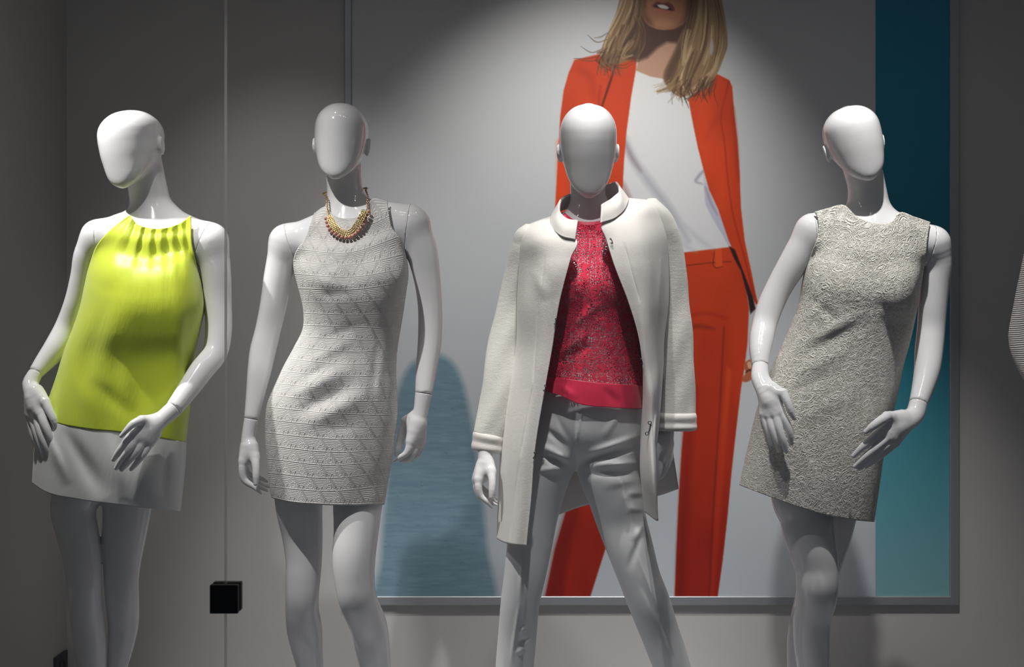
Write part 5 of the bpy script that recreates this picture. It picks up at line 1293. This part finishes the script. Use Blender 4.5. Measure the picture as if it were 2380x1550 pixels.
for P, w, bs, n in (
    ([(1474, -46), (1466, 10), (1448, 52), (1428, 86), (1404, 112)], 6, 3.3, 26), ([(1460, -46), (1448, 10), (1428, 54), (1410, 92), (1396, 128)], 5, 3.6, 26),
    ([(1488, -46), (1480, 20), (1466, 62), (1440, 98), (1410, 118), (1390, 122)], 6, 2.6, 26), ([(1494, -30), (1490, 30), (1482, 72), (1462, 104), (1432, 122)], 5, 1.5, 22),
    ([(1484, 40), (1484, 80), (1470, 112), (1446, 128), (1422, 134)], 5, 2.4, 18), ([(1452, 60), (1440, 96), (1432, 124), (1420, 146)], 6, 2.2, 20), ([(1432, 84), (1420, 112), (1410, 134), (1398, 156)], 6, 2.4, 18),
    ([(1490, 50), (1498, 80), (1492, 110), (1480, 134)], 3, 1.6, 10), ([(1470, 96), (1456, 112), (1448, 132), (1470, 128)], 4, 3.4, 10),
    ([(1620, -46), (1612, 30), (1596, 90), (1576, 146), (1556, 190)], 6, 1.8, 26), ([(1630, -46), (1624, 40), (1606, 104), (1582, 164), (1556, 208)], 7, 3.0, 34), ([(1640, -46), (1640, 40), (1630, 110), (1606, 170), (1572, 216)], 7, 3.5, 36),
    ([(1650, -46), (1656, 40), (1654, 110), (1634, 170), (1598, 222)], 7, 3.2, 36), ([(1660, -46), (1670, 40), (1672, 106), (1656, 160), (1624, 214)], 6, 3.5, 34), ([(1664, -30), (1680, 50), (1686, 104), (1672, 150), (1650, 200)], 5, 2.9, 28),
    ([(1606, 110), (1590, 150), (1582, 190), (1594, 216)], 6, 3.8, 16), ([(1626, 120), (1610, 164), (1600, 200), (1610, 222)], 6, 2.0, 14), ([(1668, 130), (1660, 160), (1640, 186), (1610, 206)], 5, 3.8, 16),
    ([(1590, 150), (1572, 180), (1550, 204), (1526, 214)], 4, 3.2, 12), ([(1600, 70), (1592, 110), (1590, 150)], 4, 4.2, 10), ([(1652, 60), (1648, 110), (1634, 150)], 4, 4.4, 10)): lock(P, w, bs, n)
for k in range(46):                                     # dark ends over the jacket and the top
    x = 1566+prg.random()*92; y = 196+prg.random()*22
    stroke([(x+8, y-22), (x+prg.normal()*4, y), (x-4+prg.normal()*12, y+prg.uniform(8, 36))], prg.uniform(.6, 1.6), tones[prg.integers(0, 3)], .75, 1.0)
for k in range(16):
    x = 1535+prg.random()*40; y = 190+prg.random()*24
    stroke([(x+16, y-12), (x, y), (x-18+prg.normal()*5, y+prg.uniform(2, 12))], prg.uniform(.5, 1.0), tones[prg.integers(2, 5)], .5, 1.2)
for k in range(40):
    x = 1388+prg.random()*50; y = 134+prg.random()*16
    stroke([(x+6, y-18), (x-2+prg.normal()*4, y+2), (x+2+prg.normal()*10, y+prg.uniform(8, 36))], prg.uniform(.6, 1.6), tones[prg.integers(0, 3)], .75, 1.0)
for q in (((1410, 92), (1388, 98), (1366, 82)), ((1402, 112), (1376, 122), (1350, 108)), ((1398, 130), (1364, 136), (1334, 136)), ((1412, 76), (1396, 86), (1382, 88)), ((1396, 138), (1370, 142), (1345, 138)), ((1420, 150), (1448, 152), (1474, 140)), ((1430, 156), (1452, 158), (1470, 148))): stroke(q, 1.1, tones[1], .75, .9)
fill([(1652, 96), (1656, 92), (1659, 112), (1654, 128), (1650, 122)], (200, 204, 208), 2, True, .6)

V = pxw(np.stack([PX, PY], -1), YP).reshape(-1, 3); nr_, nc_ = PX.shape
me = mesh_np('print', V, grid_quads(nr_, nc_), smooth=False)
ca = me.color_attributes.new('ink', 'FLOAT_COLOR', 'POINT')
c = np.clip(IMG, 0, 255)/255; c = np.where(c <= .04045, c/12.92, ((c+.055)/1.055)**2.4)
ca.data.foreach_set('color', np.concatenate([c.reshape(-1, 3), np.ones((nr_*nc_, 1))], 1).astype(np.float32).ravel())
m, nt, out = new_mat('printed_canvas'); g = N(nt)
at = g.new('ShaderNodeAttribute', attribute_name='ink')
tcn = g.new('ShaderNodeTexCoord'); wv = g.new('ShaderNodeTexNoise', {'Vector': tcn.outputs['Object'], 'Scale': 900.0, 'Detail': 2.0})
bpn = g.new('ShaderNodeBump', {'Strength': .08, 'Distance': .001, 'Height': wv.outputs[0]})
b = g.new('ShaderNodeBsdfPrincipled', {'Base Color': at.outputs['Color'], 'Roughness': .55, 'Specular IOR Level': .25, 'Normal': bpn.outputs[0]})
nt.links.new(b.outputs[0], out.inputs[0])
place(link('print', me, m), ps)
# frame: four mitred bars
def bars():
    bm = bmesh.new()
    o0, o1 = W(800.5, 1406.5, YFR), W(2230, -66, YFR); i0, i1 = W(817, 1386.5, YFR), W(2208.5, -46, YFR)
    def rect(a, b, y): return [bm.verts.new((x, y, z)) for x, z in ((a[0], a[2]), (b[0], a[2]), (b[0], b[2]), (a[0], b[2]))]
    r = .002
    sh = lambda a, b, d: (a+np.array((d, 0, d)), b-np.array((d, 0, d)))
    L = [rect(o0, o1, YW-.0005), rect(o0, o1, YFR+r), rect(*sh(o0, o1, r), YFR), rect(*sh(i0, i1, -r), YFR), rect(i0, i1, YFR+r), rect(i0, i1, YP+.002)]
    for p, q in zip(L, L[1:]):
        for k in range(4): bm.faces.new((p[k], p[(k+1) % 4], q[(k+1) % 4], q[k]))
    bmesh.ops.recalc_face_normals(bm, faces=bm.faces)
    return bm_obj('frame', bm, M['alu'])
place(bars(), ps)
bm = bmesh.new(); a0, a1 = W(805, 1400, YFR), W(2225, -60, YFR)
box_bm(bm, a0[0], a1[0], YP+.003, YW-.001, a0[2], a1[2]); place(bm_obj('backing_board', bm, M['dark']), ps)
# ---------------------------------------------------------------- light
w = bpy.data.worlds.new('street'); scene.world = w; w.use_nodes = True
w.node_tree.nodes['Background'].inputs[0].default_value = (.55, .62, .75, 1)
w.node_tree.nodes['Background'].inputs[1].default_value = .125
def spot(name, loc, tgt, power, size, blend=.3, col=(1, .975, .955), r=.02):
    l = bpy.data.lights.new(name, 'SPOT'); o = bpy.data.objects.new(name, l); COL.objects.link(o)
    l.energy = power; l.spot_size = math.radians(size); l.spot_blend = blend; l.color = col; l.shadow_soft_size = r
    o.location = loc; o.rotation_euler = (Vector(tgt)-Vector(loc)).to_track_quat('-Z', 'Y').to_euler(); return o
spot('spot_lamp', (-1.42, 2.80, 2.46), (-1.03, 3.10, 1.48), 110, 42, .9)
spot('spot_lamp', (-1.02, 2.25, 2.85), (-.43, 3.14, .94), 130, 37, .9)
spot('spot_lamp', (.15, 2.74, 2.94), (.20, 3.10, 1.46), 90, 36, .9)
spot('spot_lamp', (.10, 2.25, 2.90), (.20, 3.05, .84), 86, 31, .9)  # added front fill, no known fixture: brightens the open coat and trousers
spot('spot_lamp', (.80, 2.55, 2.92), (.92, 3.18, 1.50), 138, 41, .9)
for x in (-1.2, -.7, -.45, -.2, .2, .45, .75, 1.1, 1.4): spot('spot_lamp', (x, 2.5, 2.9), (x+.1, 3.4, .6), 1.0, 110, .6, r=.009)
spot('spot_lamp', (-.72, 2.85, 2.92), (-.74, 4.0, .95), 34, 50, 1.0)
spot('wall_washer', (.40, 2.78, 2.93), (.25, 4.0, 1.34), 124, 60, 1.0)
vs = scene.view_settings; vs.view_transform = 'Standard'; vs.look = 'None'; vs.exposure = 0; vs.gamma = 1
scene.cycles.use_denoising = True
